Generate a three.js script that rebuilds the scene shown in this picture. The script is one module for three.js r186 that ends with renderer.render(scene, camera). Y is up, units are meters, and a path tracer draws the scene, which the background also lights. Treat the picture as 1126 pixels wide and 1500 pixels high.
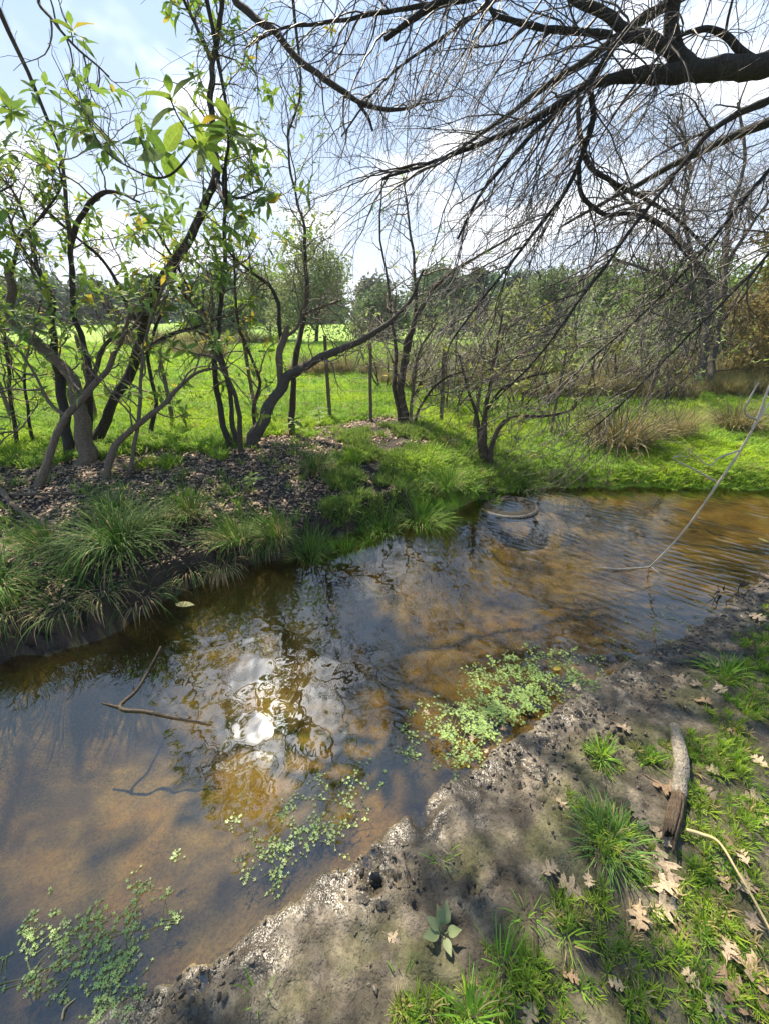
import * as THREE from 'three';
import { createNoise2D, createNoise3D } from 'simplex-noise';

// ---------------------------------------------------------------- camera, sky, sun, exposure
const scene = new THREE.Scene();
const F = 580, CX = 563, CY = 750, PITCH = Math.atan(275 / 580), EYE = new THREE.Vector3(0, 1.6, 0);
const camera = new THREE.PerspectiveCamera(2 * Math.atan(750 / F) * 180 / Math.PI, 0.75, 0.05, 1500);
camera.position.copy(EYE); camera.rotation.set(-PITCH, 0, 0);
const renderer = new THREE.WebGLRenderer({ antialias: true });
renderer.toneMapping = THREE.LinearToneMapping;
renderer.toneMappingExposure = 2.75;
renderer.shadowMap.enabled = true;

const SUN = new THREE.Vector3(-0.247, 0.746, -0.619).normalize();
const sun = new THREE.DirectionalLight(0xfff0d8, 5.0);
sun.position.copy(SUN).multiplyScalar(40); sun.target.position.set(0, 0, -3);
sun.castShadow = true; sun.shadow.radius = 1.4; sun.shadow.mapSize.set(4096, 4096);
Object.assign(sun.shadow.camera, { left: -14, right: 14, top: 14, bottom: -14, near: 1, far: 120 });
scene.add(sun, sun.target);
scene.fog = new THREE.FogExp2(0xdfe8ef, 0.0007);

function rng(seed) { let a = seed >>> 0; return () => { a = (a + 0x6D2B79F5) | 0; let t = Math.imul(a ^ (a >>> 15), 1 | a); t = (t + Math.imul(t ^ (t >>> 7), 61 | t)) ^ t; return ((t ^ (t >>> 14)) >>> 0) / 4294967296; }; }
const n2 = createNoise2D(rng(11)), n3 = createNoise3D(rng(12));
const fbm = (x, y, o = 4) => { let s = 0, a = 0.5; for (let k = 0; k < o; k++) { s += a * n2(x, y); x = x * 2.03 + 7.1; y = y * 2.03 - 3.7; a *= 0.5; } return s; };
const clamp = (x, a = 0, b = 1) => Math.min(b, Math.max(a, x));
const ss = (a, b, x) => { const t = clamp((x - a) / (b - a)); return t * t * (3 - 2 * t); };
const mix = (a, b, t) => a + (b - a) * t;

{ // sky: pale spring blue with broken white cloud, brighter round the sun
  const W = 1536, H = 768, data = new Float32Array(W * H * 4), d = new THREE.Vector3();
  for (let j = 0; j < H; j++) for (let i = 0; i < W; i++) {
    const el = ((j + 0.5) / H - 0.5) * Math.PI, az = ((i + 0.5) / W - 0.5) * 2 * Math.PI;
    d.set(Math.cos(el) * Math.cos(az), Math.sin(el), Math.cos(el) * Math.sin(az));
    const y = Math.max(d.y, 0), ang = Math.acos(clamp(d.dot(SUN), -1, 1)) * 57.3;
    const t = Math.pow(1 - y, 2.2);
    let r = mix(0.095, 0.47, t), g = mix(0.195, 0.50, t), b = mix(0.37, 0.54, t);
    const k = 1 / (y + 0.22), px = d.x * k, pz = d.z * k;
    let c = fbm(px * 1.15 + 1.1, pz * 1.15 + 6.2, 6) + 0.12 * fbm(px * 6, pz * 6, 3);
    c = ss(-0.10, 0.5, c + 0.34 * t + 0.12 * Math.exp(-ang / 12) - 0.24);
    const billow = 0.85 + 0.3 * ss(-0.3, 0.5, fbm(px * 2.3 + 9, pz * 2.3, 4));
    const cl = 0.72 * billow * mix(1, 0.85, t);
    r = mix(r, cl, c * 0.9); g = mix(g, cl * 1.01, c * 0.9); b = mix(b, cl * 1.04, c * 0.9);
    const glow = 1.3 * Math.exp(-ang / 10) * (0.4 + 0.9 * c) + 3.5 * Math.exp(-ang / 3);
    r += glow; g += glow * 0.98; b += glow * 0.95;
    const o = (j * W + i) * 4; data[o] = r * 0.93; data[o + 1] = g * 0.94; data[o + 2] = b * 0.95; data[o + 3] = 1;
  }
  const tex = new THREE.DataTexture(data, W, H, THREE.RGBAFormat, THREE.FloatType);
  tex.mapping = THREE.EquirectangularReflectionMapping; tex.magFilter = tex.minFilter = THREE.LinearFilter; tex.needsUpdate = true;
  scene.background = tex; scene.environment = tex;
}

// ---------------------------------------------------------------- helpers
const V = (x, y, z) => new THREE.Vector3(x, y, z);
const SP = Math.sin(PITCH), CP = Math.cos(PITCH);
function sight(u, v) { const x = (u - CX) / F, y = -(v - CY) / F; return V(x, y * CP - SP, -CP - y * SP); }
const at = (u, v, depth) => sight(u, v).multiplyScalar(depth).add(EYE);         // a survey note of the photograph -> a point of the place
const depthOf = (p) => -(p.z) * CP - (p.y - EYE.y) * SP;
const names = new Map();
function numbered(n) { const k = names.get(n) ?? 0; names.set(n, k + 1); return k ? `${n}_${String(k).padStart(3, '0')}` : n; }
function tag(o, label, category, group, kind) { o.userData.label = label; o.userData.category = category; if (group) o.userData.group = group; if (kind) o.userData.kind = kind; return o; }
function lit(o) { o.castShadow = o.receiveShadow = true; return o; }
function top(o, name) { o.name = numbered(name); scene.add(o); return lit(o); }
function thing(name, label, category, p, group) { const g = new THREE.Group(); top(g, name); g.position.copy(p); return tag(g, label, category, group); }
function part(parent, name, geo, mat) { const m = lit(new THREE.Mesh(geo, mat)); m.name = name; parent.add(m); return m; }

class Geo {                                          // collects strips and tubes for one mesh
  constructor() { this.p = []; this.n = []; this.u = []; this.i = []; this.c = null; this.o = V(0, 0, 0); }
  tube(P, R, sides = 6, bump = 0, uvs = 1) {
    const N = P.length; if (N < 2) return this;
    const T = V(), A = V(), B = V(), D = V(), base0 = this.p.length / 3; let len = 0;
    for (let k = 0; k < N; k++) {
      T.subVectors(P[Math.min(k + 1, N - 1)], P[Math.max(k - 1, 0)]).normalize();
      if (k === 0) { A.set(0.31, 0.2, 0.93); A.addScaledVector(T, -A.dot(T)).normalize(); } else { A.addScaledVector(T, -A.dot(T)).normalize(); len += P[k].distanceTo(P[k - 1]); }
      B.crossVectors(T, A);
      for (let s = 0; s <= sides; s++) {
        const a = s / sides * Math.PI * 2, ca = Math.cos(a), sa = Math.sin(a);
        D.set(A.x * ca + B.x * sa, A.y * ca + B.y * sa, A.z * ca + B.z * sa);
        let r = R[k];
        if (bump) r *= 1 + bump * (n3(P[k].x * 7 + ca * 0.7, P[k].y * 5 + sa * 0.7, P[k].z * 7 + s % sides * 0) + 0.5 * n3(ca * 1.4 + 3, len * 9, sa * 1.4 + base0 * 0.01));
        this.p.push(P[k].x + D.x * r - this.o.x, P[k].y + D.y * r - this.o.y, P[k].z + D.z * r - this.o.z);
        this.n.push(D.x, D.y, D.z); this.u.push(s / sides * uvs, len * 4);
      }
    }
    const w = sides + 1;
    for (let k = 0; k < N - 1; k++) for (let s = 0; s < sides; s++) { const a = base0 + k * w + s, b = a + w; this.i.push(a, a + 1, b, a + 1, b + 1, b); }
    for (const [k, sg] of [[0, -1], [N - 1, 1]]) {     // caps
      if (R[k] < 0.004) continue;
      T.subVectors(P[Math.min(k + 1, N - 1)], P[Math.max(k - 1, 0)]).normalize().multiplyScalar(sg);
      const c = this.p.length / 3;
      this.p.push(P[k].x + T.x * R[k] * 0.3 - this.o.x, P[k].y + T.y * R[k] * 0.3 - this.o.y, P[k].z + T.z * R[k] * 0.3 - this.o.z); this.n.push(T.x, T.y, T.z); this.u.push(0.5, len * 4);
      for (let s = 0; s < sides; s++) { const a = base0 + k * w + s; sg > 0 ? this.i.push(a, a + 1, c) : this.i.push(a + 1, a, c); }
    }
    return this;
  }
  blade(P, w, side, fold = 0) {                          // a tapering strip along P, half width w[k], lying across `side`
    const b0 = this.p.length / 3, N = P.length, T = V(), Nn = V();
    for (let k = 0; k < N; k++) {
      T.subVectors(P[Math.min(k + 1, N - 1)], P[Math.max(k - 1, 0)]).normalize(); Nn.crossVectors(T, side).normalize();
      for (const s of [-1, 1]) { this.p.push(P[k].x + side.x * w[k] * s - this.o.x, P[k].y + side.y * w[k] * s - this.o.y, P[k].z + side.z * w[k] * s - this.o.z); this.n.push(Nn.x + side.x * s * fold, Nn.y + side.y * s * fold, Nn.z + side.z * s * fold); this.u.push(s * 0.5 + 0.5, k / (N - 1)); }
    }
    for (let k = 0; k < N - 1; k++) { const a = b0 + k * 2; this.i.push(a, a + 2, a + 1, a + 1, a + 2, a + 3); }
    return this;
  }
  color(r, g, b) { (this.c ??= []); while (this.c.length < this.p.length) this.c.push(r, g, b); return this; }
  build() {
    const g = new THREE.BufferGeometry();
    g.setAttribute('position', new THREE.Float32BufferAttribute(this.p, 3)); g.setAttribute('normal', new THREE.Float32BufferAttribute(this.n, 3)); g.setAttribute('uv', new THREE.Float32BufferAttribute(this.u, 2));
    if (this.c) g.setAttribute('color', new THREE.Float32BufferAttribute(this.c, 3));
    g.setIndex(this.i); return g;
  }
}
function smooth(pts, per = 6) {                          // [Vector3, r] control points -> dense path
  const c = new THREE.CatmullRomCurve3(pts.map((q) => q[0]), false, 'centripetal'), n = (pts.length - 1) * per, P = [], R = [];
  for (let k = 0; k <= n; k++) { const t = k / n; P.push(c.getPoint(t)); const f = t * (pts.length - 1), a = Math.min(Math.floor(f), pts.length - 2); R.push(mix(pts[a][1], pts[a + 1][1], f - a)); }
  return { P, R };
}
function noiseTex(size, fn, srgb = false) {
  const d = new Uint8Array(size * size * 4);
  for (let j = 0; j < size; j++) for (let i = 0; i < size; i++) { const c = fn(i / size, j / size), o = (j * size + i) * 4; d[o] = clamp(c[0]) * 255; d[o + 1] = clamp(c[1]) * 255; d[o + 2] = clamp(c[2]) * 255; d[o + 3] = 255; }
  const t = new THREE.DataTexture(d, size, size); t.wrapS = t.wrapT = THREE.RepeatWrapping; t.magFilter = THREE.LinearFilter; t.minFilter = THREE.LinearMipmapLinearFilter; t.generateMipmaps = true; if (srgb) t.colorSpace = THREE.SRGBColorSpace; t.needsUpdate = true; return t;
}
// noise that tiles over the unit square
const tn = (u, v, f, s = 0) => { const g = (a, b) => n2(a * f + s * 17.3, b * f - s * 5.1), A = (1 - u) * (1 - v), B = u * (1 - v), C = (1 - u) * v, D = u * v; return (A * g(u, v) + B * g(u - 1, v) + C * g(u, v - 1) + D * g(u - 1, v - 1)) / Math.sqrt(A * A + B * B + C * C + D * D); };

// ---------------------------------------------------------------- the lie of the land
const NEAR = [[-30, 3.2], [-6, 1.6], [-2.4, 0.35], [-0.98, -0.28], [-0.76, -0.36], [-0.5, -0.47], [-0.28, -0.57], [-0.1, -0.71], [0.14, -0.85], [0.38, -1.03], [0.73, -1.22], [1.07, -1.41], [1.48, -1.63], [2.12, -1.98], [2.73, -2.36], [4, -2.75], [7, -3.0], [30, -3.4]];
const FAR = [[-30, -0.3], [-6, -0.75], [-3.2, -1.2], [-2.06, -1.5], [-1.61, -1.7], [-1.41, -2.0], [-1.13, -2.3], [-0.62, -2.7], [-0.02, -3.16], [0.55, -3.3], [0.86, -3.61], [1.3, -3.85], [1.6, -3.98], [1.97, -3.98], [2.86, -3.98], [4.1, -3.92], [7, -4.1], [30, -4.5]];
function poly(T, x) { let k = 0; while (k < T.length - 2 && x > T[k + 1][0]) k++; const [x0, a] = T[k], [x1, b] = T[k + 1]; return mix(a, b, clamp((x - x0) / (x1 - x0), -1, 2)); }
const zNear = (x) => poly(NEAR, x) + 0.035 * n2(x * 5.1, 3.3) + 0.012 * n2(x * 21, 8.1);
const zFar = (x) => poly(FAR, x) + 0.05 * n2(x * 3.1, 13.3) + 0.02 * n2(x * 13, 1.1);
const flat = (u, v, h) => { const r = sight(u, v), t = (h - EYE.y) / r.y; return V(r.x * t, h, r.z * t); };
const spot = (u, v, rp, h = 0.06) => { const p = flat(u, v, h); return [p.x, p.z, rp * depthOf(p) / F]; };
const GRASSY = [[880, 1105, 34], [950, 1110, 26], [895, 1225, 58], [945, 1265, 40], [1000, 1110, 40], [1080, 985, 50], [1118, 1045, 60], [1060, 1050, 40], [1065, 1125, 60], [1100, 1190, 60], [1035, 1180, 44], [1055, 1265, 70], [1110, 1310, 55], [1040, 1360, 70], [990, 1400, 70], [900, 1390, 55], [930, 1450, 60], [1010, 1460, 50], [1105, 1480, 60], [830, 1340, 32], [770, 1435, 46], [710, 1470, 44], [840, 1470, 60], [600, 1485, 30], [1120, 950, 40], [720, 1395, 20], [1090, 1380, 40], [880, 1330, 30], [655, 1490, 34], [1060, 990, 26], [1010, 1085, 26]].map(([u, v, r]) => spot(u, v, r));
const PRINTS = [[700, 1285, 12], [712, 1275, 10], [690, 1300, 10], [735, 1290, 13], [722, 1305, 12], [663, 1365, 16], [650, 1400, 20], [600, 1262, 10], [665, 1370, 12], [870, 1120, 12], [890, 1160, 13], [867, 1155, 10], [545, 1255, 15], [550, 1300, 12], [578, 1290, 10], [530, 1280, 9], [290, 1440, 14], [270, 1455, 10], [860, 1070, 10], [560, 1330, 7], [620, 1195, 16], [636, 1180, 9], [760, 1300, 8], [610, 1330, 6], [1010, 1150, 14], [800, 1090, 12]].map(([u, v, r]) => spot(u, v, r, 0.03));
const CHURNED = [[545, 1265, 50], [590, 1285, 36], [290, 1450, 46], [250, 1470, 40], [740, 1120, 60], [850, 1060, 60], [940, 1000, 50], [1000, 960, 46], [1060, 920, 50], [1110, 870, 50], [690, 1290, 40], [820, 1080, 60], [780, 1150, 60], [900, 1090, 50]].map(([u, v, r]) => spot(u, v, r, 0.03));
const blobs = (L, x, z) => { let s = 0; for (const [a, b, r] of L) { const q = ((x - a) ** 2 + (z - b) ** 2) / (r * r); if (q < 4) s = Math.max(s, Math.exp(-q * 1.1)); } return s; };
const grassMask = (x, z) => {
  if (z < zNear(x)) return 0;
  const b = blobs(GRASSY, x, z), far = Math.max(ss(1.25, 2.0, x + 0.35 * (z + 1.2)), ss(0.0, 0.8, z + 0.25) * ss(0.0, 0.4, x));
  return clamp(Math.max(b, far * 0.8) + 0.6 * fbm(x * 4, z * 4, 3) - 0.06) * ss(0.05, 0.3, z - zNear(x));
};
const bankHigh = (x) => mix(1, 0.2, ss(0.1, 1.7, x));
function height(x, z) {
  const zn = zNear(x), zf = zFar(x);
  const ed = Math.hypot(x - 0.2, z + 1);
  if (z > zn) {                                        // near bank: trodden mud, then grass
    const d = z - zn;
    let h = 0.075 * (1 - Math.exp(-d / 0.42)) + 0.035 * ss(0.3, 2.5, d) + 0.004 * Math.min(d, 20);
    if (ed > 12) return h;
    const on = ss(0, 0.12, d), ch = blobs(CHURNED, x, z);
    h += on * (0.024 * fbm(x * 3.2, z * 3.2, 3) + 0.009 * n2(x * 12, z * 12) + 0.003 * n2(x * 33, z * 33));
    const ridge = 1 - Math.abs(n2(x * 19 + 4, z * 19)), pock = Math.max(0, n2(x * 46, z * 46 + 9) - 0.35);
    h += (0.25 + 0.75 * ch) * on * (0.024 * (ridge - 0.6) * (0.4 + 1.0 * ch) - 0.016 * pock * (0.5 + 0.5 * n2(x * 5, z * 5)));
    h += ch * on * 0.010 * n2(x * 27, z * 31 + 3);
    for (const [a, b, r] of PRINTS) { const q = Math.hypot((x - a) * 1.0, z - b) / r; if (q < 2) h += -0.018 * Math.exp(-(q ** 3)) + 0.007 * Math.exp(-((q - 1.35) ** 2) * 9); }
    return h + 0.004;
  }
  if (z < zf) {                                        // far bank
    const d = zf - z, k = bankHigh(x);
    let h = k * (0.21 * ss(-0.03, 0.17, d + 0.06 * n3(x * 7, z * 7, 3) + 0.03 * n3(x * 19, z * 19, 5)) + 0.10 * ss(0.15, 0.7, d) + 0.10 * ss(0.6, 1.9, d)) + (1 - k) * (0.10 * ss(0, 0.25, d) + 0.06 * ss(0.2, 1.5, d));
    h += 0.30 * ss(1.2, 5, d) * (1 - k) * 0.8;
    h += ss(6, 22, d) * 0.15 + ss(20, 90, d) * 1.6;
    h += ss(0, 0.3, d) * (0.03 * fbm(x * 2.2, z * 2.2, 4) + 0.012 * n2(x * 11, z * 11)) + ss(8, 30, d) * 0.35 * fbm(x * 0.06, z * 0.06, 3);
    return h;
  }
  const t = (zn - z) / Math.max(zn - zf, 0.05);          // bed, 0 near .. 1 far
  let h = -0.02 - 0.30 * Math.pow(Math.sin(Math.PI * Math.pow(t, 0.8)), 0.9) * mix(0.35, 1, ss(0.0, 0.6, t)) * mix(1, 0.45, ss(0.8, 2.6, x));
  h += (0.03 * fbm(x * 2.6, z * 2.6, 4)) * ss(0, 0.25, t);
  return Math.min(h, -0.004 - 0.05 * t * (1 - t)) + 0.02 * (1 - ss(0, 0.03, t));
}
const ground = (x, z) => V(x, height(x, z), z);
function hit(u, v) { const r = sight(u, v), p = V(); let t = 0.4; for (let k = 0; k < 900; k++) { p.copy(EYE).addScaledVector(r, t); const d = p.y - Math.max(height(p.x, p.z), -0.0); if (d < 0.002) break; t += Math.max(0.004, d * 0.3); } return p; }   // where a line of sight meets ground or water

{ // ground
  const axis = (stops) => { const L = []; for (const [a, b, s] of stops) { const n = Math.round(Math.abs(b - a) / s); for (let k = 0; k < n; k++) L.push(a + (b - a) * k / n); } return L; };
  const grow = (from, to, s0, f) => { const L = []; let x = from, s = s0; while (Math.abs(x) < Math.abs(to)) { L.push(x); x += s * Math.sign(to); s *= f; } L.push(to); return L; };
  const xs = [...grow(-4, -320, 0.05, 1.11).reverse().slice(0, -1), ...axis([[-4, -1.25, 0.032], [-1.25, 2.5, 0.0115], [2.5, 6, 0.032]]), ...grow(6, 320, 0.05, 1.11)];
  const zs = [...grow(0.5, 60, 0.03, 1.13).reverse().slice(0, -1), ...axis([[0.5, -2.0, 0.0115], [-2.0, -6.5, 0.03]]), ...grow(-6.5, -420, 0.04, 1.09)];
  const nx = xs.length, nz = zs.length, p = new Float32Array(nx * nz * 3), c = new Float32Array(nx * nz * 3), uv = new Float32Array(nx * nz * 2), uv1 = new Float32Array(nx * nz * 2), idx = new Uint32Array((nx - 1) * (nz - 1) * 6);
  for (let j = 0; j < nz; j++) for (let i = 0; i < nx; i++) {
    const x = xs[i], z = zs[j], h = height(x, z), o = j * nx + i;
    p[o * 3] = x; p[o * 3 + 1] = h; p[o * 3 + 2] = z; uv[o * 2] = x * 1.7; uv[o * 2 + 1] = z * 1.7; uv1[o * 2] = (x + 2) / 6; uv1[o * 2 + 1] = (z + 5) / 6;
    const zn = zNear(x), zf = zFar(x); let r, g, b; const a = fbm(x * 1.9, z * 1.9, 4), e = fbm(x * 9, z * 9, 3);
    if (z > zn) {                                      // mud: grey brown silt, olive algae film in patches, soil under the grass
      const al = ss(0.0, 0.45, fbm(x * 3.1 + 5, z * 3.1, 4) + 0.1) * ss(0.08, 0.35, z - zn), gm = grassMask(x, z), pale = ss(-0.15, 0.4, fbm(x * 6.1, z * 6.1 + 4, 4));
      r = mix(0.052, 0.145, pale) * (1 + 0.7 * e); g = mix(0.044, 0.124, pale) * (1 + 0.7 * e); b = mix(0.032, 0.094, pale) * (1 + 0.7 * e);
      r = mix(r, 0.10, al * 0.55); g = mix(g, 0.105, al * 0.55); b = mix(b, 0.035, al * 0.55);
      r = mix(r, 0.060, gm * 0.6); g = mix(g, 0.064, gm * 0.6); b = mix(b, 0.022, gm * 0.6);
    } else if (z < zf) {
      const d = zf - z, w = ss(-0.15, 0.2, fbm(x * 0.9, z * 0.9, 4) + ss(0.0, 2.2, x + 0.4) * 1.2 - 0.55 + ss(2.2, 2.9, d) * 1.3);
      r = 0.034 * (1 + 0.7 * e); g = 0.025 * (1 + 0.7 * e); b = 0.017 * (1 + 0.7 * e);
      const fa = ss(4, 30, d);
      r = mix(r, mix(0.19, 0.20, fa) * (1 + 0.35 * a), w); g = mix(g, mix(0.32, 0.36, fa) * (1 + 0.3 * a), w); b = mix(b, 0.018, w);
    } else {                                           // bed: orange sand with darker silt and leaf mould
      const t = (zn - z) / (zn - zf), dark = ss(-0.12, 0.3, fbm(x * 1.1 + 3, z * 1.7, 5)), red = ss(-0.1, 0.5, fbm(x * 2.2, z * 2.2 + 8, 4));
      r = mix(0.17, 0.185, red); g = mix(0.142, 0.132, red); b = mix(0.062, 0.036, red);
      r = mix(r, 0.036, dark * 0.85); g = mix(g, 0.029, dark * 0.85); b = mix(b, 0.014, dark * 0.85);
      const sl = 0.4 * ss(0.05, 0.35, fbm(x * 2.7 + 1, z * 2.7, 4) + 0.1 - 0.3 * t); r = mix(r, 0.16, sl); g = mix(g, 0.13, sl); b = mix(b, 0.08, sl);
      r *= 1 + 0.35 * e; g *= 1 + 0.35 * e; b *= 1 + 0.35 * e;
    }
    c[o * 3] = Math.max(r, 0.01); c[o * 3 + 1] = Math.max(g, 0.01); c[o * 3 + 2] = Math.max(b, 0.005);
  }
  let q = 0; for (let j = 0; j < nz - 1; j++) for (let i = 0; i < nx - 1; i++) { const o = j * nx + i; idx[q++] = o; idx[q++] = o + 1; idx[q++] = o + nx; idx[q++] = o + 1; idx[q++] = o + nx + 1; idx[q++] = o + nx; }
  const geo = new THREE.BufferGeometry();
  geo.setAttribute('position', new THREE.BufferAttribute(p, 3)); geo.setAttribute('color', new THREE.BufferAttribute(c, 3)); geo.setAttribute('uv', new THREE.BufferAttribute(uv, 2)); geo.setAttribute('uv1', new THREE.BufferAttribute(uv1, 2)); geo.setIndex(new THREE.BufferAttribute(idx, 1)); geo.computeVertexNormals();
  const grit = noiseTex(512, (u, v) => { const a = 0.62 + 0.16 * tn(u, v, 18) + 0.13 * tn(u, v, 55, 3) + 0.09 * tn(u, v, 130, 6) - 0.55 * ss(0.42, 0.8, tn(u, v, 34, 9)) - 0.35 * ss(0.45, 0.8, tn(u, v, 62, 12)); return [a, a, a]; });
  const tone = noiseTex(512, (u, v) => { const a = 0.80 + 0.22 * tn(u, v, 30, 4) + 0.26 * tn(u, v, 110, 2); return [a, a * 0.99, a * 0.97]; });
  // wet mud beside the water is smooth, dry mud and turf are dull
  const wet = noiseTex(1024, (u, v) => { const x = u * 6 - 2, z = v * 6 - 5, d = z - zNear(x); const w = d < -0.02 ? 0.3 : clamp(1 - ss(0.03, 0.24, d + 0.2 * fbm(x * 5, z * 5, 4)) + 0.3 * ss(0.2, 0.6, fbm(x * 5, z * 5 + 2, 3))); const rr = z < zFar(x) ? 0.95 : mix(0.92, 0.38, w); return [rr, rr, rr]; });
  wet.wrapS = wet.wrapT = THREE.ClampToEdgeWrapping; wet.channel = 1;
  const m = new THREE.MeshStandardMaterial({ vertexColors: true, roughness: 1, roughnessMap: wet, bumpMap: grit, bumpScale: 0.0035, map: tone });
  const gm = top(new THREE.Mesh(geo, m), 'ground'); gm.userData.kind = 'structure'; gm.userData.label = 'muddy stream bank, sandy bed and green field beyond';
}
{ // water: one rippled sheet, finer ripples where the stream shallows
  const step = 0.0125, x0 = -3.4, x1 = 7.5, z0 = -4.3, z1 = 0.9, nx = Math.round((x1 - x0) / step), nz = Math.round((z1 - z0) / step), id = new Int32Array((nx + 1) * (nz + 1)).fill(-1), g = new Geo();
  const waves = []; const R = rng(5);
  for (let k = 0; k < 7; k++) { const a = 2.2 + (R() - 0.5) * 0.55, l = 0.04 + R() * 0.045; waves.push([Math.cos(a) * 6.283 / l, Math.sin(a) * 6.283 / l, R() * 6.28, l]); }
  const H = (x, z) => {
    const rip = ss(0.2, 1.8, x + 0.5 * n2(x * 0.8, z * 0.8)) * ss(-1.6, -2.6, z - 0.2 * x) * (0.55 + 0.45 * n2(x * 1.3 + 3, z * 1.3)), gen = 0.10;
    let h = 0; for (const [a, b, c, l] of waves) h += (rip * 0.0075 + gen * 0.0016) * l * Math.sin(a * x + b * z + c + 1.3 * n2(x * 1.1, z * 1.1));
    return h + 0.0006 * n2(x * 4.5, z * 5.5) + 0.00022 * n2(x * 15, z * 12);
  };
  const vert = (i, j) => {
    const o = j * (nx + 1) + i; if (id[o] >= 0) return id[o];
    const x = x0 + i * step, z = z0 + j * step, e = 0.004, h = H(x, z), dx = (H(x + e, z) - H(x - e, z)) / (2 * e), dz = (H(x, z + e) - H(x, z - e)) / (2 * e), L = Math.hypot(dx, 1, dz);
    id[o] = g.p.length / 3; g.p.push(x, h, z); g.n.push(-dx / L, 1 / L, -dz / L); g.u.push(x, z); return id[o];
  };
  for (let j = 0; j < nz; j++) for (let i = 0; i < nx; i++) {
    const x = x0 + (i + 0.5) * step, z = z0 + (j + 0.5) * step;
    if (z > zNear(x) + 0.12 || z < zFar(x) - 0.12) continue;
    const a = vert(i, j), b = vert(i + 1, j), c = vert(i, j + 1), d = vert(i + 1, j + 1); g.i.push(a, c, b, b, c, d);
  }
  const m = new THREE.MeshPhysicalMaterial({ color: new THREE.Color().setRGB(0.70, 0.62, 0.40), transmission: 1, thickness: 0, roughness: 0.02, ior: 1.9 });
  const w = top(new THREE.Mesh(g.build(), m), 'water'); w.userData.kind = 'structure'; w.userData.label = 'shallow brown stream water with fine ripples';
}

// ---------------------------------------------------------------- materials
const col = (r, g, b) => new THREE.Color().setRGB(r, g, b);
const barkBump = noiseTex(256, (u, v) => { const a = 0.5 + 0.22 * tn(u, v, 9) + 0.2 * tn(u, v, 26, 1) + 0.14 * tn(u, v, 60, 2) - 0.3 * ss(0.1, 0.5, tn(u, v, 14, 4)); return [a, a, a]; });
const barkTone = noiseTex(256, (u, v) => { const a = 0.72 + 0.2 * tn(u, v, 8, 1) + 0.16 * tn(u, v, 40, 3), l = clamp(tn(u, v, 7, 8) * 1.4 - 0.45); return [a + l * 0.22, a * 0.97 + l * 0.24, a * 0.92 + l * 0.16]; });
const bark = (r, g, b, s = 0.006) => new THREE.MeshStandardMaterial({ color: col(r, g, b), roughness: 0.92, map: barkTone, bumpMap: barkBump, bumpScale: s });
const M = {
  brown: bark(0.068, 0.051, 0.036), dark: bark(0.042, 0.033, 0.026), pale: bark(0.15, 0.118, 0.084), grey: bark(0.075, 0.068, 0.058), oak: bark(0.034, 0.033, 0.024, 0.012),
  twig: new THREE.MeshStandardMaterial({ color: col(0.10, 0.08, 0.06), roughness: 0.75 }), oakTwig: new THREE.MeshStandardMaterial({ color: col(0.05, 0.04, 0.032), roughness: 0.6 }), paleTwig: new THREE.MeshStandardMaterial({ color: col(0.33, 0.29, 0.235), roughness: 0.7 }),
  greyTwig: new THREE.MeshStandardMaterial({ color: col(0.27, 0.245, 0.21), roughness: 0.75 }),
  post: bark(0.16, 0.135, 0.105), wire: new THREE.MeshStandardMaterial({ color: col(0.11, 0.095, 0.08), roughness: 0.75 }),
};
const leafy = (r, g, b, t = 0.42, rough = 1) => new THREE.MeshPhysicalMaterial({ color: col(r, g, b), roughness: rough, transmission: t, thickness: 0, specularIntensity: 0.5, side: THREE.DoubleSide });
const blade = (t = 0.4) => new THREE.MeshPhysicalMaterial({ color: 0xffffff, vertexColors: true, roughness: 0.85, specularIntensity: 0.3, transmission: t, thickness: 0, side: THREE.DoubleSide });
const leafTone = noiseTex(256, (u, v) => { const e = Math.abs(u - 0.5), rib = Math.exp(-((e / 0.025) ** 2)), vein = Math.pow(0.5 + 0.5 * Math.cos((v * 9 - e * 3.2) * 6.283), 14), a = 0.72 + 0.13 * tn(u, v, 6, 1) + 0.09 * tn(u, v, 26, 2) + 0.2 * rib + 0.13 * vein, k = ss(0.5, 0.75, tn(u, v, 9, 5)); return [mix(a * 1.02, 0.75, k * 0.7), mix(a, 0.5, k * 0.7), mix(a * 0.95, 0.4, k * 0.7)]; });
M.leaf = [leafy(0.20, 0.34, 0.045, 0.55, 0.85), leafy(0.15, 0.28, 0.05, 0.5, 0.8), leafy(0.28, 0.42, 0.06, 0.55, 0.9), leafy(0.19, 0.27, 0.11, 0.35, 0.85), leafy(0.55, 0.45, 0.05, 0.45, 0.9)];
for (const m of M.leaf) m.map = leafTone;
M.foliage = leafy(1, 1, 1, 0.5, 0.85);
M.blades = blade(0.38); M.grass = new THREE.MeshPhysicalMaterial({ color: 0xffffff, roughness: 0.9, specularIntensity: 0.3, transmission: 0.45, thickness: 0, side: THREE.DoubleSide });

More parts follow.
